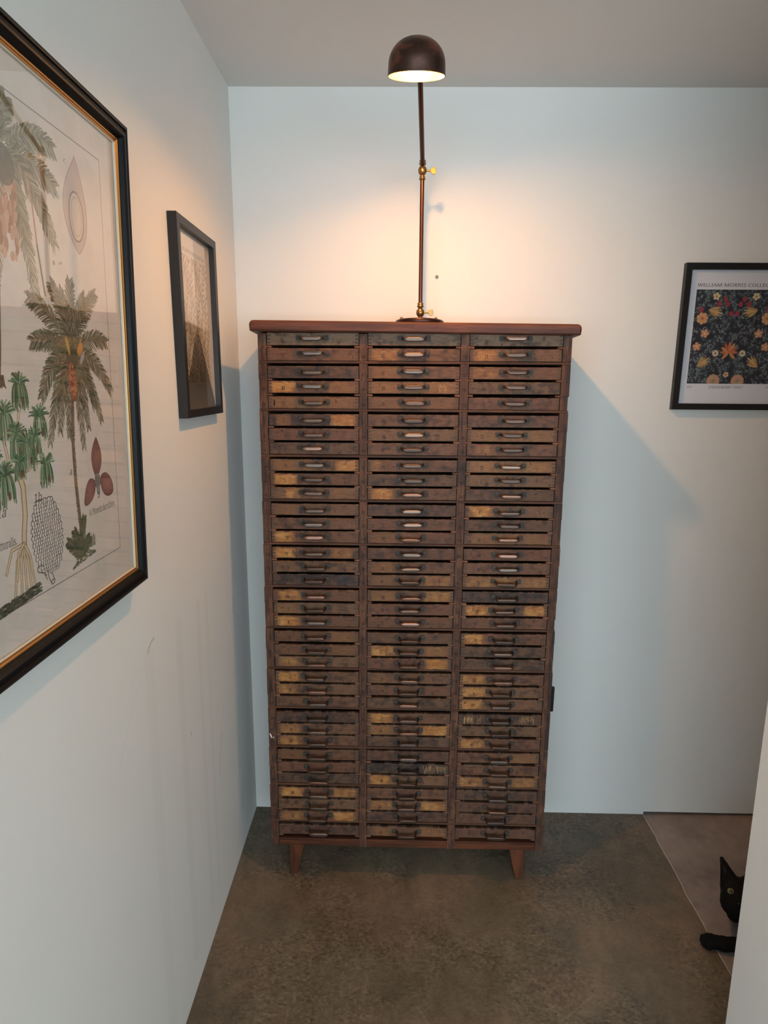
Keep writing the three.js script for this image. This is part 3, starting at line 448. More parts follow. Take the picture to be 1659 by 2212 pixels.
// --- botanical chart: drawn at 2200 pixels per metre; s runs from the frame's right edge leftwards, t up from its foot
const BW = 0.62, BH = 0.778, BK = 2200, BF = 0.034;
const chart = canvasOf(Math.round((BW - 2 * BF) * BK), Math.round((BH - 2 * BF) * BK));
{
  const g = chart.getContext('2d'), r = rng(88), X = (s) => (BW - BF - s) * BK, Y = (t) => (BH - BF - t) * BK, M = (d) => d * BK;
  g.fillStyle = '#d6cdc2'; g.fillRect(0, 0, chart.width, chart.height);
  for (let i = 0; i < 900; i++) { g.fillStyle = `rgba(${r() < 0.5 ? '150,135,115' : '235,228,220'},0.03)`; g.beginPath(); g.arc(r() * chart.width, r() * chart.height, 10 + r() * 60, 0, 7); g.fill(); }
  g.strokeStyle = '#4b443e'; g.lineWidth = 2.2; g.strokeRect(X(0.54), Y(0.701), M(0.54 - 0.082), M(0.701 - 0.0845));
  const line = (pts, w, c) => { g.strokeStyle = c; g.lineWidth = w; g.lineCap = 'round'; g.beginPath(); pts.forEach(([s, t], i) => (i ? g.lineTo(X(s), Y(t)) : g.moveTo(X(s), Y(t)))); g.stroke(); };
  function frond(s0, t0, s1, t1, droop, leaf, cols, wide = 1) {
    const x0 = X(s0), y0 = Y(t0), x1 = X(s1), y1 = Y(t1), mx = (x0 + x1) / 2, my = Math.min(y0, y1) - M(droop) + (Math.abs(y1 - y0)) * 0.25;
    const at = (u) => [(1 - u) ** 2 * x0 + 2 * u * (1 - u) * mx + u * u * x1, (1 - u) ** 2 * y0 + 2 * u * (1 - u) * my + u * u * y1];
    const n = 84;
    for (let i = 6; i <= n; i++) {
      const u = i / n, [x, y] = at(u), [xb, yb] = at(u - 0.02), a = Math.atan2(y - yb, x - xb), len = M(leaf) * (0.55 + 0.6 * Math.sin(Math.PI * Math.min(1, u * 0.9 + 0.08))) * (0.85 + 0.3 * r());
      for (const sd of [-1, 1]) { const b = a + sd * (0.62 + 0.25 * r()) ; g.strokeStyle = cols[Math.floor(r() * cols.length)]; g.lineWidth = (1.5 + 2.0 * r()) * wide; g.beginPath(); g.moveTo(x, y); g.quadraticCurveTo(x + len * 0.6 * Math.cos(b), y + len * 0.6 * Math.sin(b), x + len * Math.cos(b + sd * -0.1), y + len * Math.sin(b) + len * 0.18); g.stroke(); }
    }
    g.strokeStyle = 'rgba(140,128,96,0.85)'; g.lineWidth = 2.2; g.beginPath(); g.moveTo(x0, y0); g.quadraticCurveTo(mx, my, x1, y1); g.stroke();
  }
  const pa = ['#6f6a52', '#7d785f', '#8d876c', '#5c5844', '#9b9478'], pb = ['#4b4a35', '#5d5b42', '#6c6a50', '#3b3a2b', '#7b7860'];
  // tall palm at the left, its crown cut by the frame of the photograph
  for (const [s, t, d] of [[.214, .672, .02], [.31, .692, .0], [.34, .695, .0], [.425, .672, .02], [.46, .62, .015], [.214, .625, .012], [.45, .55, .01], [.225, .55, .02], [.40, .50, .02], [.292, .54, .01], [.279, .478, .012], [.36, .48, .0]]) frond(.325, .635, s, t, d, .021, pa, 1.1);
  for (let i = 0; i < 80; i++) { const s = .306 + .05 * r(), t = .60 - .085 * r(); g.fillStyle = ['#a97c62', '#b98d72', '#94694f', '#c29d82'][i % 4]; g.beginPath(); g.ellipse(X(s), Y(t), 6 + 5 * r(), 13 + 9 * r(), 0.2, 0, 7); g.fill(); }
  g.fillStyle = 'rgba(92,88,72,0.8)'; g.beginPath(); g.ellipse(X(.325), Y(.617), M(.021), M(.023), 0, 0, 7); g.fill();
  line([[.276, .622], [.272, .585], [.268, .54]], 7, '#a5735f'); line([[.268, .54], [.258, .48]], 8, '#62594a');
  line([[.345, .58], [.356, .48], [.366, .40], [.372, .366]], M(.010), '#6b5d4e'); for (let i = 0; i < 60; i++) { const u = r(); g.fillStyle = '#4a4036'; g.fillRect(X(.352 + .018 * u) - 10 + 14 * r(), Y(.53 - .16 * u), 7, 2); }
  for (let i = 0; i < 40; i++) line([[.366 + .012 * (r() - .5), .374], [.372 + .03 * (r() - .5), .362 - .003 * r()]], 3, '#5d5144');
  // section of a nut
  g.lineWidth = 2.4; g.strokeStyle = '#8a6f62'; g.fillStyle = 'rgba(178,152,142,0.62)'; g.beginPath(); g.moveTo(X(.158), Y(.682)); g.bezierCurveTo(X(.163), Y(.668), X(.196), Y(.645), X(.196), Y(.606)); g.bezierCurveTo(X(.196), Y(.578), X(.170), Y(.555), X(.160), Y(.550)); g.bezierCurveTo(X(.142), Y(.562), X(.130), Y(.585), X(.132), Y(.610)); g.bezierCurveTo(X(.134), Y(.642), X(.150), Y(.668), X(.158), Y(.682)); g.fill(); g.stroke();
  g.fillStyle = 'rgba(205,188,172,0.95)'; g.strokeStyle = '#7d6250'; g.lineWidth = 5; g.beginPath(); g.ellipse(X(.162), Y(.600), M(.0195), M(.033), 0, 0, 7); g.fill(); g.stroke(); g.lineWidth = 1.5; g.beginPath(); g.ellipse(X(.162), Y(.600), M(.014), M(.026), 0, 0, 7); g.stroke();
  g.fillStyle = '#9a8878'; g.beginPath(); g.ellipse(X(.231), Y(.525), 6, 7, 0, 0, 7); g.fill();
  // middle palm
  for (const [s, t, d] of [[.297, .472, .012], [.242, .497, .0], [.193, .508, .0], [.154, .492, .0], [.122, .5, .0], [.222, .49, 0], [.093, .431, .02], [.298, .418, .02], [.285, .347, .028], [.085, .355, .03]]) frond(.2, .405, s, t, d, .018, pb);
  for (const [s, t, d] of [[.123, .308, .03], [.272, .286, .03], [.222, .29, .03], [.245, .30, .03], [.183, .271, .03], [.165, .30, .03], [.142, .33, .03]]) frond(.2, .398, s, t, d, .015, pb);
  g.fillStyle = '#4b4a36'; g.beginPath(); g.ellipse(X(.2), Y(.402), M(.017), M(.016), 0, 0, 7); g.fill();
  line([[.207, .344], [.214, .277], [.214, .222], [.211, .183], [.207, .13]], M(.0085), '#6d5f52'); for (let i = 0; i < 150; i++) { const u = r(), s = .2095 + .004 * Math.sin(u * 3), t = .34 - .205 * u; g.fillStyle = ['#3f362e', '#8d7d6c'][i % 2]; g.fillRect(X(s) - 12 + 18 * r(), Y(t), 7, 2.2); }
  g.fillStyle = '#93513e'; g.beginPath(); g.ellipse(X(.203), Y(.367), M(.0105), M(.028), -0.08, 0, 7); g.fill(); for (let i = 0; i < 110; i++) { const a = r() * 7, q = Math.sqrt(r()); g.fillStyle = ['#b0704f', '#7f4335', '#b98a5c'][i % 3]; g.beginPath(); g.arc(X(.203) + M(.0095) * q * Math.cos(a), Y(.367) + M(.026) * q * Math.sin(a), 3.2, 0, 7); g.fill(); }
  g.fillStyle = '#b79a4e'; g.beginPath(); g.ellipse(X(.21), Y(.418), 9, 30, -0.3, 0, 7); g.fill(); g.fillStyle = '#c28a4a'; g.beginPath(); g.ellipse(X(.176), Y(.415), 15, 24, 0.7, 0, 7); g.fill(); g.fillStyle = '#a99a9a'; g.beginPath(); g.ellipse(X(.171), Y(.403), 9, 26, 0.6, 0, 7); g.fill();
  for (const [s, t] of [[.247, .138], [.228, .15], [.197, .165], [.185, .13]]) frond(.213, .10, s, t, .0, .012, ['#4c5540', '#3e4634', '#5e664c']);
  for (let i = 0; i < 260; i++) { const s = .170 + .07 * r(), t = .098 + .018 * (1 - Math.abs(s - .205) / .04) * r() + (.2 - s) * .12; g.fillStyle = ['rgba(74,90,66,0.6)', 'rgba(52,62,46,0.6)', 'rgba(110,120,90,0.5)'][i % 3]; g.fillRect(X(s), Y(t), 5 + 8 * r(), 3); }
  for (let i = 0; i < 60; i++) { const s = .168 + .03 * r(); line([[s, .113], [s + .006 * (r() - .5), .122 + .012 * r()]], 1.5, '#5a5f4c'); }
  // three-part flower
  const petal = (pts, c1, c2) => { const q = g.createRadialGradient(X(pts.c[0]), Y(pts.c[1]), 4, X(pts.c[0]), Y(pts.c[1]), M(.035)); q.addColorStop(0, c1); q.addColorStop(1, c2); g.fillStyle = q; g.strokeStyle = '#54302f'; g.lineWidth = 2.4; g.beginPath(); pts.p.forEach((k, i) => (i ? g.bezierCurveTo(...k.map((v, j) => (j % 2 ? Y(v) : X(v)))) : g.moveTo(X(k[0]), Y(k[1])))); g.fill(); g.stroke(); };
  petal({ c: [.147, .252], p: [[.145, .282], [.156, .272, .166, .256, .162, .242], [.160, .230, .154, .222, .150, .218], [.144, .222, .132, .232, .131, .248], [.131, .262, .139, .274, .145, .282]] }, '#8f645d', '#6c4340');
  petal({ c: [.178, .200], p: [[.156, .213], [.172, .228, .186, .214, .193, .186], [.192, .178, .186, .180, .180, .181], [.164, .186, .154, .198, .156, .213]] }, '#956a64', '#6c4140');
  petal({ c: [.115, .203], p: [[.140, .214], [.130, .228, .112, .224, .100, .206], [.094, .194, .095, .186, .103, .184], [.122, .178, .138, .192, .140, .214]] }, '#956a64', '#6c4140');
  g.fillStyle = '#8d8d88'; g.strokeStyle = '#4c4b48'; g.lineWidth = 2; g.beginPath(); g.ellipse(X(.148), Y(.213), M(.0085), M(.0125), 0, 0, 7); g.fill(); g.stroke(); g.beginPath(); g.ellipse(X(.147), Y(.198), M(.005), M(.007), 0, 0, 7); g.fill(); g.stroke(); for (let i = 0; i < 9; i++) line([[.142 + .0015 * i, .221], [.142 + .0015 * i, .206]], 1.4, '#4c4b48');
  // bushy tree on prop roots
  const green = ['#47664a', '#587a58', '#3a563f', '#76936d', '#8ba682', '#34493a'];
  function clump(s, t, k = 1) {                                  // spiky leaves above, drooping ones below
    for (let i = 0; i < 120; i++) {
      const up = i > 62, side = r() < 0.5 ? -1 : 1, x = X(s), y = Y(t);
      g.strokeStyle = green[Math.floor(r() * green.length)]; g.lineWidth = 1.8 + 2.4 * r(); g.lineCap = 'round'; g.beginPath(); g.moveTo(x, y);
      if (up) { const a = -Math.PI / 2 + (r() - 0.5) * 2.7, l = M(.036) * k * (0.55 + 0.6 * r()); g.quadraticCurveTo(x + l * 0.5 * Math.cos(a), y + l * 0.6 * Math.sin(a), x + l * Math.cos(a), y + l * Math.sin(a) * 0.85 + l * 0.15); }
      else { const w = M(.026) * k * Math.pow(r(), 0.7), d = M(.052) * k * (0.55 + 0.5 * r()); g.bezierCurveTo(x + side * w * 0.5, y - M(.010) * k, x + side * w, y, x + side * w * 1.05, y + d); }
      g.stroke();
    }
    g.fillStyle = '#6b4a3c'; g.beginPath(); g.ellipse(X(s - .008 * k), Y(t - .034 * k), 6, 12, 0.1, 0, 7); g.fill();
  }
  const trunk = '#cfbd9c', tl = '#77654b';
  for (const [w, c] of [[M(.0105), tl], [M(.0075), trunk]]) { line([[.350, .262], [.342, .235], [.3425, .20], [.348, .176], [.350, .158]], w, c); line([[.343, .24], [.335, .262], [.325, .285]], w * 0.5, c); line([[.345, .245], [.366, .27], [.372, .30]], w * 0.5, c); line([[.343, .25], [.345, .29], [.338, .33]], w * 0.45, c); line([[.344, .25], [.310, .262], [.295, .262]], w * 0.4, c); }
  for (const [s, t] of [[.39, .134], [.377, .10], [.364, .094], [.353, .092], [.342, .094], [.334, .10], [.37, .12]]) { line([[.350, .163], [(s + .350) / 2 + (s - .35) * .15, (t + .163) / 2 + .012], [s, t]], 11, tl); line([[.350, .163], [(s + .350) / 2 + (s - .35) * .15, (t + .163) / 2 + .012], [s, t]], 7, trunk); }
  for (const [s, t, k] of [[.400, .335, .7], [.332, .364, .62], [.366, .328, .68], [.294, .322, .62], [.345, .302, .6], [.325, .290, .7], [.308, .297, .5], [.402, .275, .72], [.288, .258, .6], [.376, .254, .74], [.345, .268, .45]]) clump(s, t, k);
  for (let i = 0; i < 420; i++) { const s = .325 + .095 * r(), t = .084 + .014 * r() + (.41 - s) * .06; g.fillStyle = ['rgba(52,60,46,0.6)', 'rgba(80,90,66,0.6)', 'rgba(36,40,32,0.55)'][i % 3]; g.fillRect(X(s), Y(t), 8 + 12 * r(), 4); }
  // cone with overlapping scales
  g.strokeStyle = '#3f3a36'; g.fillStyle = '#d9d2c9'; g.lineWidth = 2.8;
  for (let j = 0; j < 21; j++) { const t = .109 + j * .005, w = .0325 * Math.sqrt(Math.max(0, 1 - ((t - .160) / .056) ** 2)); const n = Math.max(2, Math.round(w / .0052)); for (let i = -n; i <= n; i++) { const s = .295 + (i / n) * w + (j % 2 ? .0022 : 0) + (t - .16) * .06; g.beginPath(); g.ellipse(X(s), Y(t), M(.0036) * (0.8 + 0.4 * r()), M(.0036) * (0.8 + 0.4 * r()), 0, Math.PI * 0.75, Math.PI * 2.3); g.fill(); g.stroke(); } }
  g.beginPath(); g.moveTo(X(.294), Y(.107)); g.lineTo(X(.288), Y(.094)); g.stroke(); g.beginPath(); g.moveTo(X(.303), Y(.112)); g.bezierCurveTo(X(.304), Y(.104), X(.3), Y(.098), X(.297), Y(.093)); g.stroke(); g.beginPath(); g.ellipse(X(.2925), Y(.0925), 10, 6, -0.3, 0, 7); g.stroke(); g.beginPath(); g.moveTo(X(.313), Y(.122)); g.bezierCurveTo(X(.33), Y(.128), X(.33), Y(.115), X(.318), Y(.114)); g.bezierCurveTo(X(.31), Y(.112), X(.308), Y(.104), X(.306), Y(.10)); g.stroke();
  g.fillStyle = '#35302c'; g.textAlign = 'center';
  g.font = 'italic 36px serif'; g.fillText('1b', X(.313), Y(.210)); g.fillText('1a', X(.389), Y(.205)); g.font = 'italic 30px serif'; g.fillText('b', X(.147), Y(.185)); g.fillText('a', X(.226), Y(.234)); g.font = 'italic 20px serif'; g.fillText('c', X(.186), Y(.664));
  g.save(); g.translate(X(.136), Y(.162)); g.scale(0.6, 1); g.font = '30px serif'; g.fillText('8. Phoenix dactylifera.', 0, 0); g.restore();
  g.save(); g.translate(X(.387), Y(.166)); g.scale(0.6, 1); g.font = '33px serif'; g.fillText('o littoralis.', 0, 0); g.restore();
}
picture({
  name: 'framed_chart', label: 'large botanical chart of palm trees in a black and gilt frame on the left wall', at: [XL + 0.006, 1.186, 0.876 + BW / 2], turn: Math.PI / 2, tilt: 0.02825, W: BW, H: BH, face: BF, sheetZ: 0.0105, glassZ: 0.0135,
  profile: [[0, 0], [0, 0.020], [0.002, 0.0245], [0.007, 0.0265], [0.0085, 0.0265], [0.010, 0.0235], [0.013, 0.0225], [0.016, 0.0245], [0.0175, 0.0275], [0.021, 0.0275], [0.024, 0.0245], [0.0265, 0.019], [0.0265, 0.011]],
  frameMat: matte({ color: lin(0.006, 0.006, 0.0065), roughness: 0.4 }),
  slip: { in: 0.0265, profile: [[0, 0.011], [0, 0.0178], [0.0016, 0.0186], [0.0030, 0.0182], [0.0044, 0.0170], [0.0062, 0.0162], [0.0068, 0.0145]], mat: std({ color: lin(0.50, 0.26, 0.09), metalness: 0.85, roughness: 0.36 }), lip: true },
  print: std({ map: tex(chart), roughness: 0.75 }), back: backMat,
});

// --- two small black frames
function leafy(w, h, bg, draw) { const c = canvasOf(w, h), g = c.getContext('2d'); g.fillStyle = bg; g.fillRect(0, 0, w, h); draw(g, w, h); return c; }
function almond(g, x, y, a, l, w, c) { g.save(); g.translate(x, y); g.rotate(a); g.fillStyle = c; g.beginPath(); g.moveTo(0, 0); g.quadraticCurveTo(l * 0.5, -w, l, 0); g.quadraticCurveTo(l * 0.5, w, 0, 0); g.fill(); g.restore(); }
{ // left: slim leaves on cream, sheet 0.25 x 0.40 m
  const K = 2600, w = Math.round(0.252 * K), h = Math.round(0.4035 * K), c = leafy(w, h, '#ece5dc', (g) => {
    const r = rng(71), x0 = 0.031 * K, x1 = w - 0.031 * K, y0 = 0.052 * K, y1 = h - 0.062 * K;
    g.save(); g.beginPath(); g.rect(x0, y0, x1 - x0, y1 - y0); g.clip(); g.fillStyle = '#f0e5d4'; g.fillRect(x0, y0, x1 - x0, y1 - y0);
    const cs = ['#a48c69', '#b39c7a', '#937b5a', '#bfaa88'];
    for (let k = 0; k < 9; k++) { const sx = x0 + (k + 0.5) * (x1 - x0) / 9; let px = sx, py = y1 + 20; g.lineWidth = 2.5; for (let i = 0; i < 25; i++) { const nx = sx + 24 * Math.sin(i * 0.7 + k * 1.7), ny = y1 + 10 + (k * 13) % 34 - i * 34; g.strokeStyle = '#a8946f'; g.beginPath(); g.moveTo(px, py); g.lineTo(nx, ny); g.stroke(); px = nx; py = ny; for (const sd of [-1, 1]) almond(g, nx, ny, -Math.PI / 2 + sd * (0.45 + 0.5 * r()), 38 + 18 * r(), 9 + 4 * r(), cs[Math.floor(r() * 4)]); } }
    g.restore(); g.fillStyle = '#6d655c'; g.textAlign = 'center'; g.font = '30px sans-serif'; g.save(); g.translate(w / 2, 0.045 * K); g.scale(1.0, 1); g.fillText('WILLIAM MORRIS COLLECTION', 0, 0); g.restore(); g.fillStyle = '#8d857b'; g.font = 'italic 18px serif'; g.fillText('WILLOW BOUGH', w / 2, y1 + 26);
  });
  picture({ name: 'framed_print', label: 'small black framed print of fine brown leaves hanging beside the corner on the left wall', at: [XL + 0.0005, 1.472, 0.4275], turn: Math.PI / 2, W: 0.291, H: 0.4435, face: 0.0195, sheetZ: 0.0060, glassZ: 0.0078, profile: [[0, 0], [0, 0.0203], [0.0006, 0.021], [0.0189, 0.021], [0.0195, 0.0203], [0.0195, 0.004]], frameMat: std({ color: lin(0.009, 0.0085, 0.009), roughness: 0.4 }), print: std({ map: tex(c), roughness: 0.7 }), back: backMat });
}
{ // right: dense dark flowers and berries, sheet 0.288 x 0.40 m
  const K = 2600, W = 0.346, H = 0.4385, w = Math.round((W - 0.038) * K), h = Math.round((H - 0.038) * K), c = leafy(w, h, '#d5d6dc', (g) => {
    const r = rng(93), x0 = 0.0245 * K, x1 = w - 0.0215 * K, y0 = 0.0565 * K, y1 = h - 0.062 * K, bw = x1 - x0, bh = y1 - y0;
    g.save(); g.beginPath(); g.rect(x0, y0, bw, bh); g.clip(); g.fillStyle = '#181a2a'; g.fillRect(x0, y0, bw, bh);
    const lc = ['#46535c', '#5f6d78', '#3b5046', '#74808f', '#2e403c', '#8791a0', '#53654f'];
    for (let i = 0; i < 230; i++) { const x = x0 + r() * bw, y = y0 + r() * bh, a = r() * 7; g.strokeStyle = lc[i % 7]; g.lineWidth = 3; g.beginPath(); g.moveTo(x, y); g.bezierCurveTo(x + 40 * Math.cos(a), y + 40 * Math.sin(a), x + 50 * Math.cos(a + 1.2), y + 50 * Math.sin(a + 1.2), x + 26 * Math.cos(a + 2), y + 26 * Math.sin(a + 2)); g.stroke(); }
    for (let i = 0; i < 560; i++) { const x = x0 + r() * bw, y = y0 + r() * bh, a = r() * 7; for (let k = 0; k < 3; k++) almond(g, x, y, a + (k - 1) * 0.75, 18 + 16 * r(), 6 + 2 * r(), lc[(i + k) % 7]); }
    const flower = (x, y, R, cp, cc, n = 5) => { for (let k = 0; k < n; k++) { const a = k * 2 * Math.PI / n + x; g.fillStyle = cp; g.strokeStyle = 'rgba(70,40,30,0.6)'; g.lineWidth = 1.5; g.beginPath(); g.ellipse(x + R * 0.55 * Math.cos(a), y + R * 0.55 * Math.sin(a), R * 0.5, R * 0.4, a, 0, 7); g.fill(); g.stroke(); } g.fillStyle = cc; g.beginPath(); g.arc(x, y, R * 0.26, 0, 7); g.fill(); };
    const F = (fx, fy, ...k) => flower(x0 + fx * bw, y0 + fy * bh, ...k);
    for (const [fx, fy] of [[.24, .07], [.70, .07]]) F(fx, fy, 30, '#cdbb92', '#8f7c45'); for (const [fx, fy] of [[.10, .30], [.86, .30]]) F(fx, fy, 46, '#c9986a', '#a9653f', 7);
    for (const [fx, fy] of [[.15, .46], [.78, .46], [.07, .60], [.88, .60]]) F(fx, fy, 34, '#c4906f', '#d7b27a'); for (const [fx, fy] of [[.30, .67], [.62, .67]]) F(fx, fy, 26, '#cfc3a4', '#3a3326', 9); F(.455, .90, 24, '#c9a982', '#6c4a30'); for (const [fx, fy] of [[.31, .97], [.60, .97]]) F(fx, fy, 52, '#b98f72', '#7f8079', 11);
    // broad pale leaf sprays and berries round a central blossom
    for (const [fx, fy, a] of [[.16, .21, .25], [.74, .21, 2.9], [.10, .82, -.7], [.82, .82, 3.85]]) for (let k = -2; k <= 2; k++) almond(g, x0 + fx * bw, y0 + fy * bh, a + k * 0.22, 128 - 14 * Math.abs(k), 19, ['#b39a64', '#a07c4c', '#bd9a68'][(k + 2) % 3]);
    for (const [fx, fy] of [[.35, .10], [.28, .15], [.38, .15], [.57, .10], [.63, .15], [.53, .15], [.08, .21], [.43, .25], [.50, .25], [.86, .2]]) { g.fillStyle = '#8d2b3b'; g.beginPath(); g.ellipse(x0 + fx * bw, y0 + fy * bh, 18, 21, 0, 0, 7); g.fill(); g.fillStyle = 'rgba(220,150,130,0.5)'; for (let i = 0; i < 6; i++) g.fillRect(x0 + fx * bw - 10 + 20 * r(), y0 + fy * bh - 12 + 24 * r(), 2, 2); }
    for (let k = 0; k < 7; k++) almond(g, x0 + .46 * bw, y0 + .66 * bh, -Math.PI / 2 + (k - 3) * 0.52, 92 - 6 * Math.abs(k - 3), 24, ['#b4683f', '#c28659', '#a8553a'][k % 3]); for (const sd of [-1, 1]) almond(g, x0 + .46 * bw, y0 + .66 * bh, Math.PI / 2 + sd * 0.8, 78, 24, '#b77b53');
    g.restore();
    g.fillStyle = '#3a3d44'; g.textAlign = 'left'; g.font = '34px sans-serif'; const T = 'WILLIAM MORRIS COLLECTION', tw = g.measureText(T).width; g.save(); g.translate(x0 + 2, y0 - 22); g.scale((bw - 2) / tw, 1); g.fillText(T, 0, 0); g.restore();
    g.fillStyle = '#7a7c82'; g.font = '21px serif'; g.fillText('1883', x0, y1 + 34); g.textAlign = 'center'; g.fillStyle = '#55575e'; g.font = 'italic 28px serif'; g.fillText('STRAWBERRY THIEF', x0 + bw * 0.47, y1 + 38); g.textAlign = 'right'; g.fillStyle = '#7a7c82'; g.font = '21px serif'; g.fillText('No.', x1, y1 + 34);
  });
  picture({ name: 'framed_print_001', label: 'black framed dark floral print with red berries on the back wall right of the cabinet', at: [0.8815 + W / 2, 1.484, 0.0005], W, H, face: 0.019, sheetZ: 0.0050, glassZ: 0.0066, profile: [[0, 0], [0, 0.0173], [0.0006, 0.018], [0.0184, 0.018], [0.019, 0.0173], [0.019, 0.0035]], frameMat: blackFrame, print: std({ map: tex(c), roughness: 0.7 }), back: backMat, roll: 0.002 });
}

// ---------------------------------------------------------------- cat
{
  const C = V(1.02, 0.125, 0.50), eye = camera.position, F = eye.clone().sub(V(1.0, 0.125, 0.5)).normalize(), U0 = V(0, 1, 0).addScaledVector(F, -F.y).normalize(), R0 = V().crossVectors(U0, F).normalize();
  const roll = 0.16, U = U0.clone().multiplyScalar(Math.cos(roll)).addScaledVector(R0, -Math.sin(roll)), Rr = V().crossVectors(U, F).normalize();
  const Hc = V(1.0045, 0.128, 0.498), H = (r, u, f) => Hc.clone().addScaledVector(Rr, r).addScaledVector(U, u).addScaledVector(F, f);
  const bones = [];                                              // [from, to, radius, radius, blend]
  const bone = (a, b, ra, rb, k = 0.02) => bones.push([a, b, ra, rb, k]);
  bone(H(0, 0.004, -0.006), H(0, 0, 0.004), 0.0415, 0.040); bone(H(-0.0165, -0.021, 0.0), H(0.0165, -0.021, 0.0), 0.031, 0.031, 0.016); // skull and cheeks
  bone(H(-0.008, -0.027, 0.028), H(0.008, -0.027, 0.028), 0.0165, 0.0165, 0.012); bone(H(0, -0.012, 0.030), H(0, -0.018, 0.044), 0.011, 0.008, 0.008); bone(H(0, -0.036, 0.022), H(0, -0.036, 0.026), 0.012, 0.012, 0.012);
  for (const s of [-1, 1]) { bone(H(s * 0.013, 0.034, -0.014), H(s * 0.043, 0.090, -0.02), 0.018, 0.0035, 0.010); bone(H(s * 0.034, 0.022, -0.014), H(s * 0.044, 0.088, -0.02), 0.014, 0.003, 0.010); }
  bone(H(0, -0.01, -0.03), V(1.085, 0.085, 0.50), 0.036, 0.056, 0.03); bone(V(1.085, 0.085, 0.50), V(1.20, 0.088, 0.515), 0.062, 0.07, 0.03); bone(V(1.20, 0.088, 0.515), V(1.315, 0.088, 0.53), 0.07, 0.068, 0.03);
  bone(V(1.075, 0.07, 0.535), V(1.01, 0.030, 0.560), 0.034, 0.022, 0.02); bone(V(1.01, 0.030, 0.560), V(0.945, 0.0205, 0.548), 0.0205, 0.0165, 0.012); bone(V(0.945, 0.0205, 0.548), V(0.913, 0.019, 0.537), 0.017, 0.0185, 0.01);
  for (const [dx, dz] of [[-0.008, -0.0145], [-0.014, -0.005], [-0.0145, 0.006], [-0.008, 0.015]]) bone(V(0.911, 0.0155, 0.537).add(V(0, 0, dz * 0.7)), V(0.911 + dx * 0.95, 0.0125, 0.537 + dz), 0.0095, 0.0085, 0.004);
  bone(V(1.08, 0.06, 0.465), V(1.03, 0.026, 0.452), 0.03, 0.02, 0.02); bone(V(1.03, 0.026, 0.452), V(1.055, 0.017, 0.425), 0.018, 0.015, 0.012);
  bone(V(1.30, 0.075, 0.585), V(1.235, 0.05, 0.615), 0.052, 0.034, 0.03); bone(V(1.235, 0.045, 0.615), V(1.31, 0.024, 0.625), 0.022, 0.018, 0.015); bone(V(1.31, 0.022, 0.625), V(1.225, 0.018, 0.632), 0.017, 0.015, 0.012);
  bone(V(1.36, 0.06, 0.53), V(1.385, 0.022, 0.46), 0.022, 0.018, 0.015); bone(V(1.385, 0.022, 0.46), V(1.33, 0.018, 0.395), 0.0165, 0.014, 0.012); bone(V(1.33, 0.018, 0.395), V(1.24, 0.0155, 0.385), 0.0145, 0.011, 0.01);
  const N = 124, half = 0.265, O = V(1.145, 0.235, 0.50), mc = new MarchingCubes(N, new THREE.MeshBasicMaterial(), false, false, 400000);
  const q = V(), ab = V(), ap = V(), pre = bones.map(([a, b, ra, rb, k]) => { const d = b.clone().sub(a); return [a, d, d.lengthSq() + 1e-9, ra, rb, k]; });
  mc.isolation = 0;
  for (let z = 0; z < N; z++) for (let y = 0; y < N; y++) for (let x = 0; x < N; x++) {
    q.set(O.x + half * (x - N / 2) / (N / 2), O.y + half * (y - N / 2) / (N / 2), O.z + half * (z - N / 2) / (N / 2));
    let d = 1;
    for (const [a, dd, l2, ra, rb, k] of pre) { ap.copy(q).sub(a); const h = clamp(ap.dot(dd) / l2); const e = Math.sqrt((ap.x - dd.x * h) ** 2 + (ap.y - dd.y * h) ** 2 + (ap.z - dd.z * h) ** 2) - (ra + (rb - ra) * h); const m = Math.max(k - Math.abs(d - e), 0) / k; d = Math.min(d, e) - m * m * k * 0.25; }
    d += 0.0038 * (fbm(q.x * 230 + q.z * 90, q.y * 150 + q.z * 160, 7, 3) - 0.5);
    d = Math.max(d, 0.002 - q.y);                                // it lies on the floor
    mc.field[x + y * N + z * N * N] = -d;
  }
  mc.update();
  const cnt = mc.count, g = new THREE.BufferGeometry(), pos = new Float32Array(cnt * 3);
  for (let i = 0; i < cnt; i++) { pos[i * 3] = O.x + half * mc.positionArray[i * 3]; pos[i * 3 + 1] = O.y + half * mc.positionArray[i * 3 + 1]; pos[i * 3 + 2] = O.z + half * mc.positionArray[i * 3 + 2]; }
  g.setAttribute('position', new THREE.BufferAttribute(pos, 3));
  const gg = BGU.mergeVertices(g, 1e-5); gg.computeVertexNormals(); gg.translate(-1.145, 0, -0.5);
  const fur = new THREE.MeshPhysicalMaterial({ color: lin(0.0055, 0.005, 0.0052), roughness: 0.85, specularIntensity: 0.25, sheen: 0.12, sheenRoughness: 0.6, sheenColor: lin(0.10, 0.09, 0.085) });
  const cat = mesh('cat', gg, fur); cat.position.set(1.145, 0, 0.5);
  tag(cat, 'black cat peeking from behind the right wall end with one paw stretched forward', 'cat');
  const iris = std({ color: lin(0.19, 0.16, 0.045), roughness: 0.2 }), pupil = std({ color: lin(0.006, 0.006, 0.006), roughness: 0.15 });
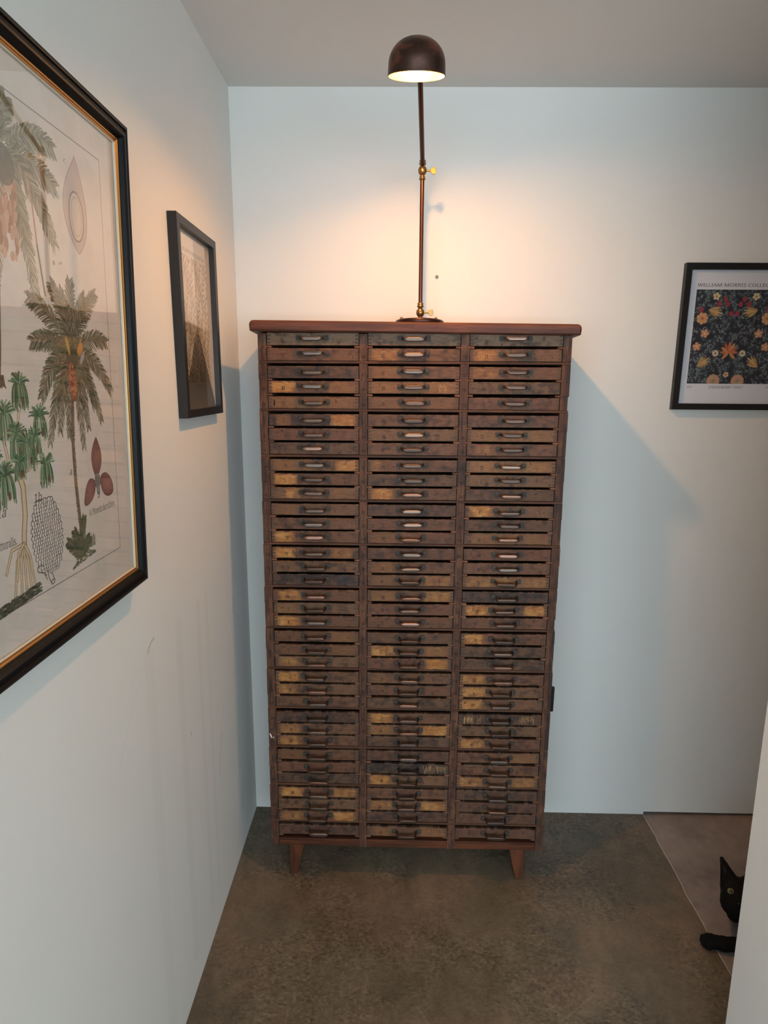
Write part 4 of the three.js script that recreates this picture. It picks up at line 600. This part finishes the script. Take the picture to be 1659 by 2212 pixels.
  for (const s of [-1, 1]) {
    const at = H(s * 0.0205, 0.009, 0.0355).sub(cat.position), e = mesh('eye', new THREE.SphereGeometry(0.0092, 24, 16).scale(1, 0.88, 0.75), iris, cat); e.position.copy(at); e.quaternion.setFromRotationMatrix(new THREE.Matrix4().makeBasis(Rr, U, F));
    const p = mesh('pupil', new THREE.SphereGeometry(0.0050, 16, 12).scale(0.9, 1.0, 0.4), pupil, e); p.position.z = 0.0056;
    const inner = new THREE.ConeGeometry(0.011, 0.04, 12, 1, false); inner.scale(1, 1, 0.25); const w = mesh('inner_ear', inner, std({ color: lin(0.009, 0.008, 0.0085), roughness: 0.9 }), cat); w.position.copy(H(s * 0.0325, 0.055, -0.0075).sub(cat.position)); w.quaternion.setFromRotationMatrix(new THREE.Matrix4().makeBasis(Rr, U, F)); w.rotateZ(-s * 0.42);
  }
  const nose = mesh('nose', new THREE.SphereGeometry(0.0048, 14, 10).scale(1.1, 0.7, 0.7), pupil, cat); nose.position.copy(H(0, -0.0165, 0.0505).sub(cat.position));
}

// ---------------------------------------------------------------- small things on the back wall
{
  const s = mesh('wall_screw', merge([lathe([[0.0001, 0], [0.0052, 0], [0.0056, 0.0012], [0.0046, 0.0018]], 20), lathe([[0.0046, 0.0016], [0.0034, 0.0062], [0.0001, 0.0072]], 20)]), std({ color: lin(0.42, 0.45, 0.46), metalness: 0.5, roughness: 0.35 }));
  s.rotation.x = Math.PI / 2; s.position.set(0.1268, 1.8793, 0); tag(s, 'small grey screw head in the back wall just right of the lamp pole', 'screw');
  const k = thing('wall_socket', 'black socket plate on the back wall peeping out behind the right side of the cabinet', 'socket', [0.509, 0.416, 0]), bm = std({ color: lin(0.008, 0.008, 0.010), roughness: 0.45 });
  mesh('plate', rbox(-0.072, 0.072, 0, 0.096, 0, 0.010, 0.0045, 3), bm, k);
  for (const x of [-0.034, 0.034]) { const w = lathe([[0.024, 0], [0.024, 0.003], [0.0205, 0.003], [0.0195, -0.004], [0.0001, -0.004]], 28); w.rotateX(Math.PI / 2); w.translate(x, 0.048, 0.0085); mesh('socket_well', w, bm, k); }
}

renderer.render(scene, camera);
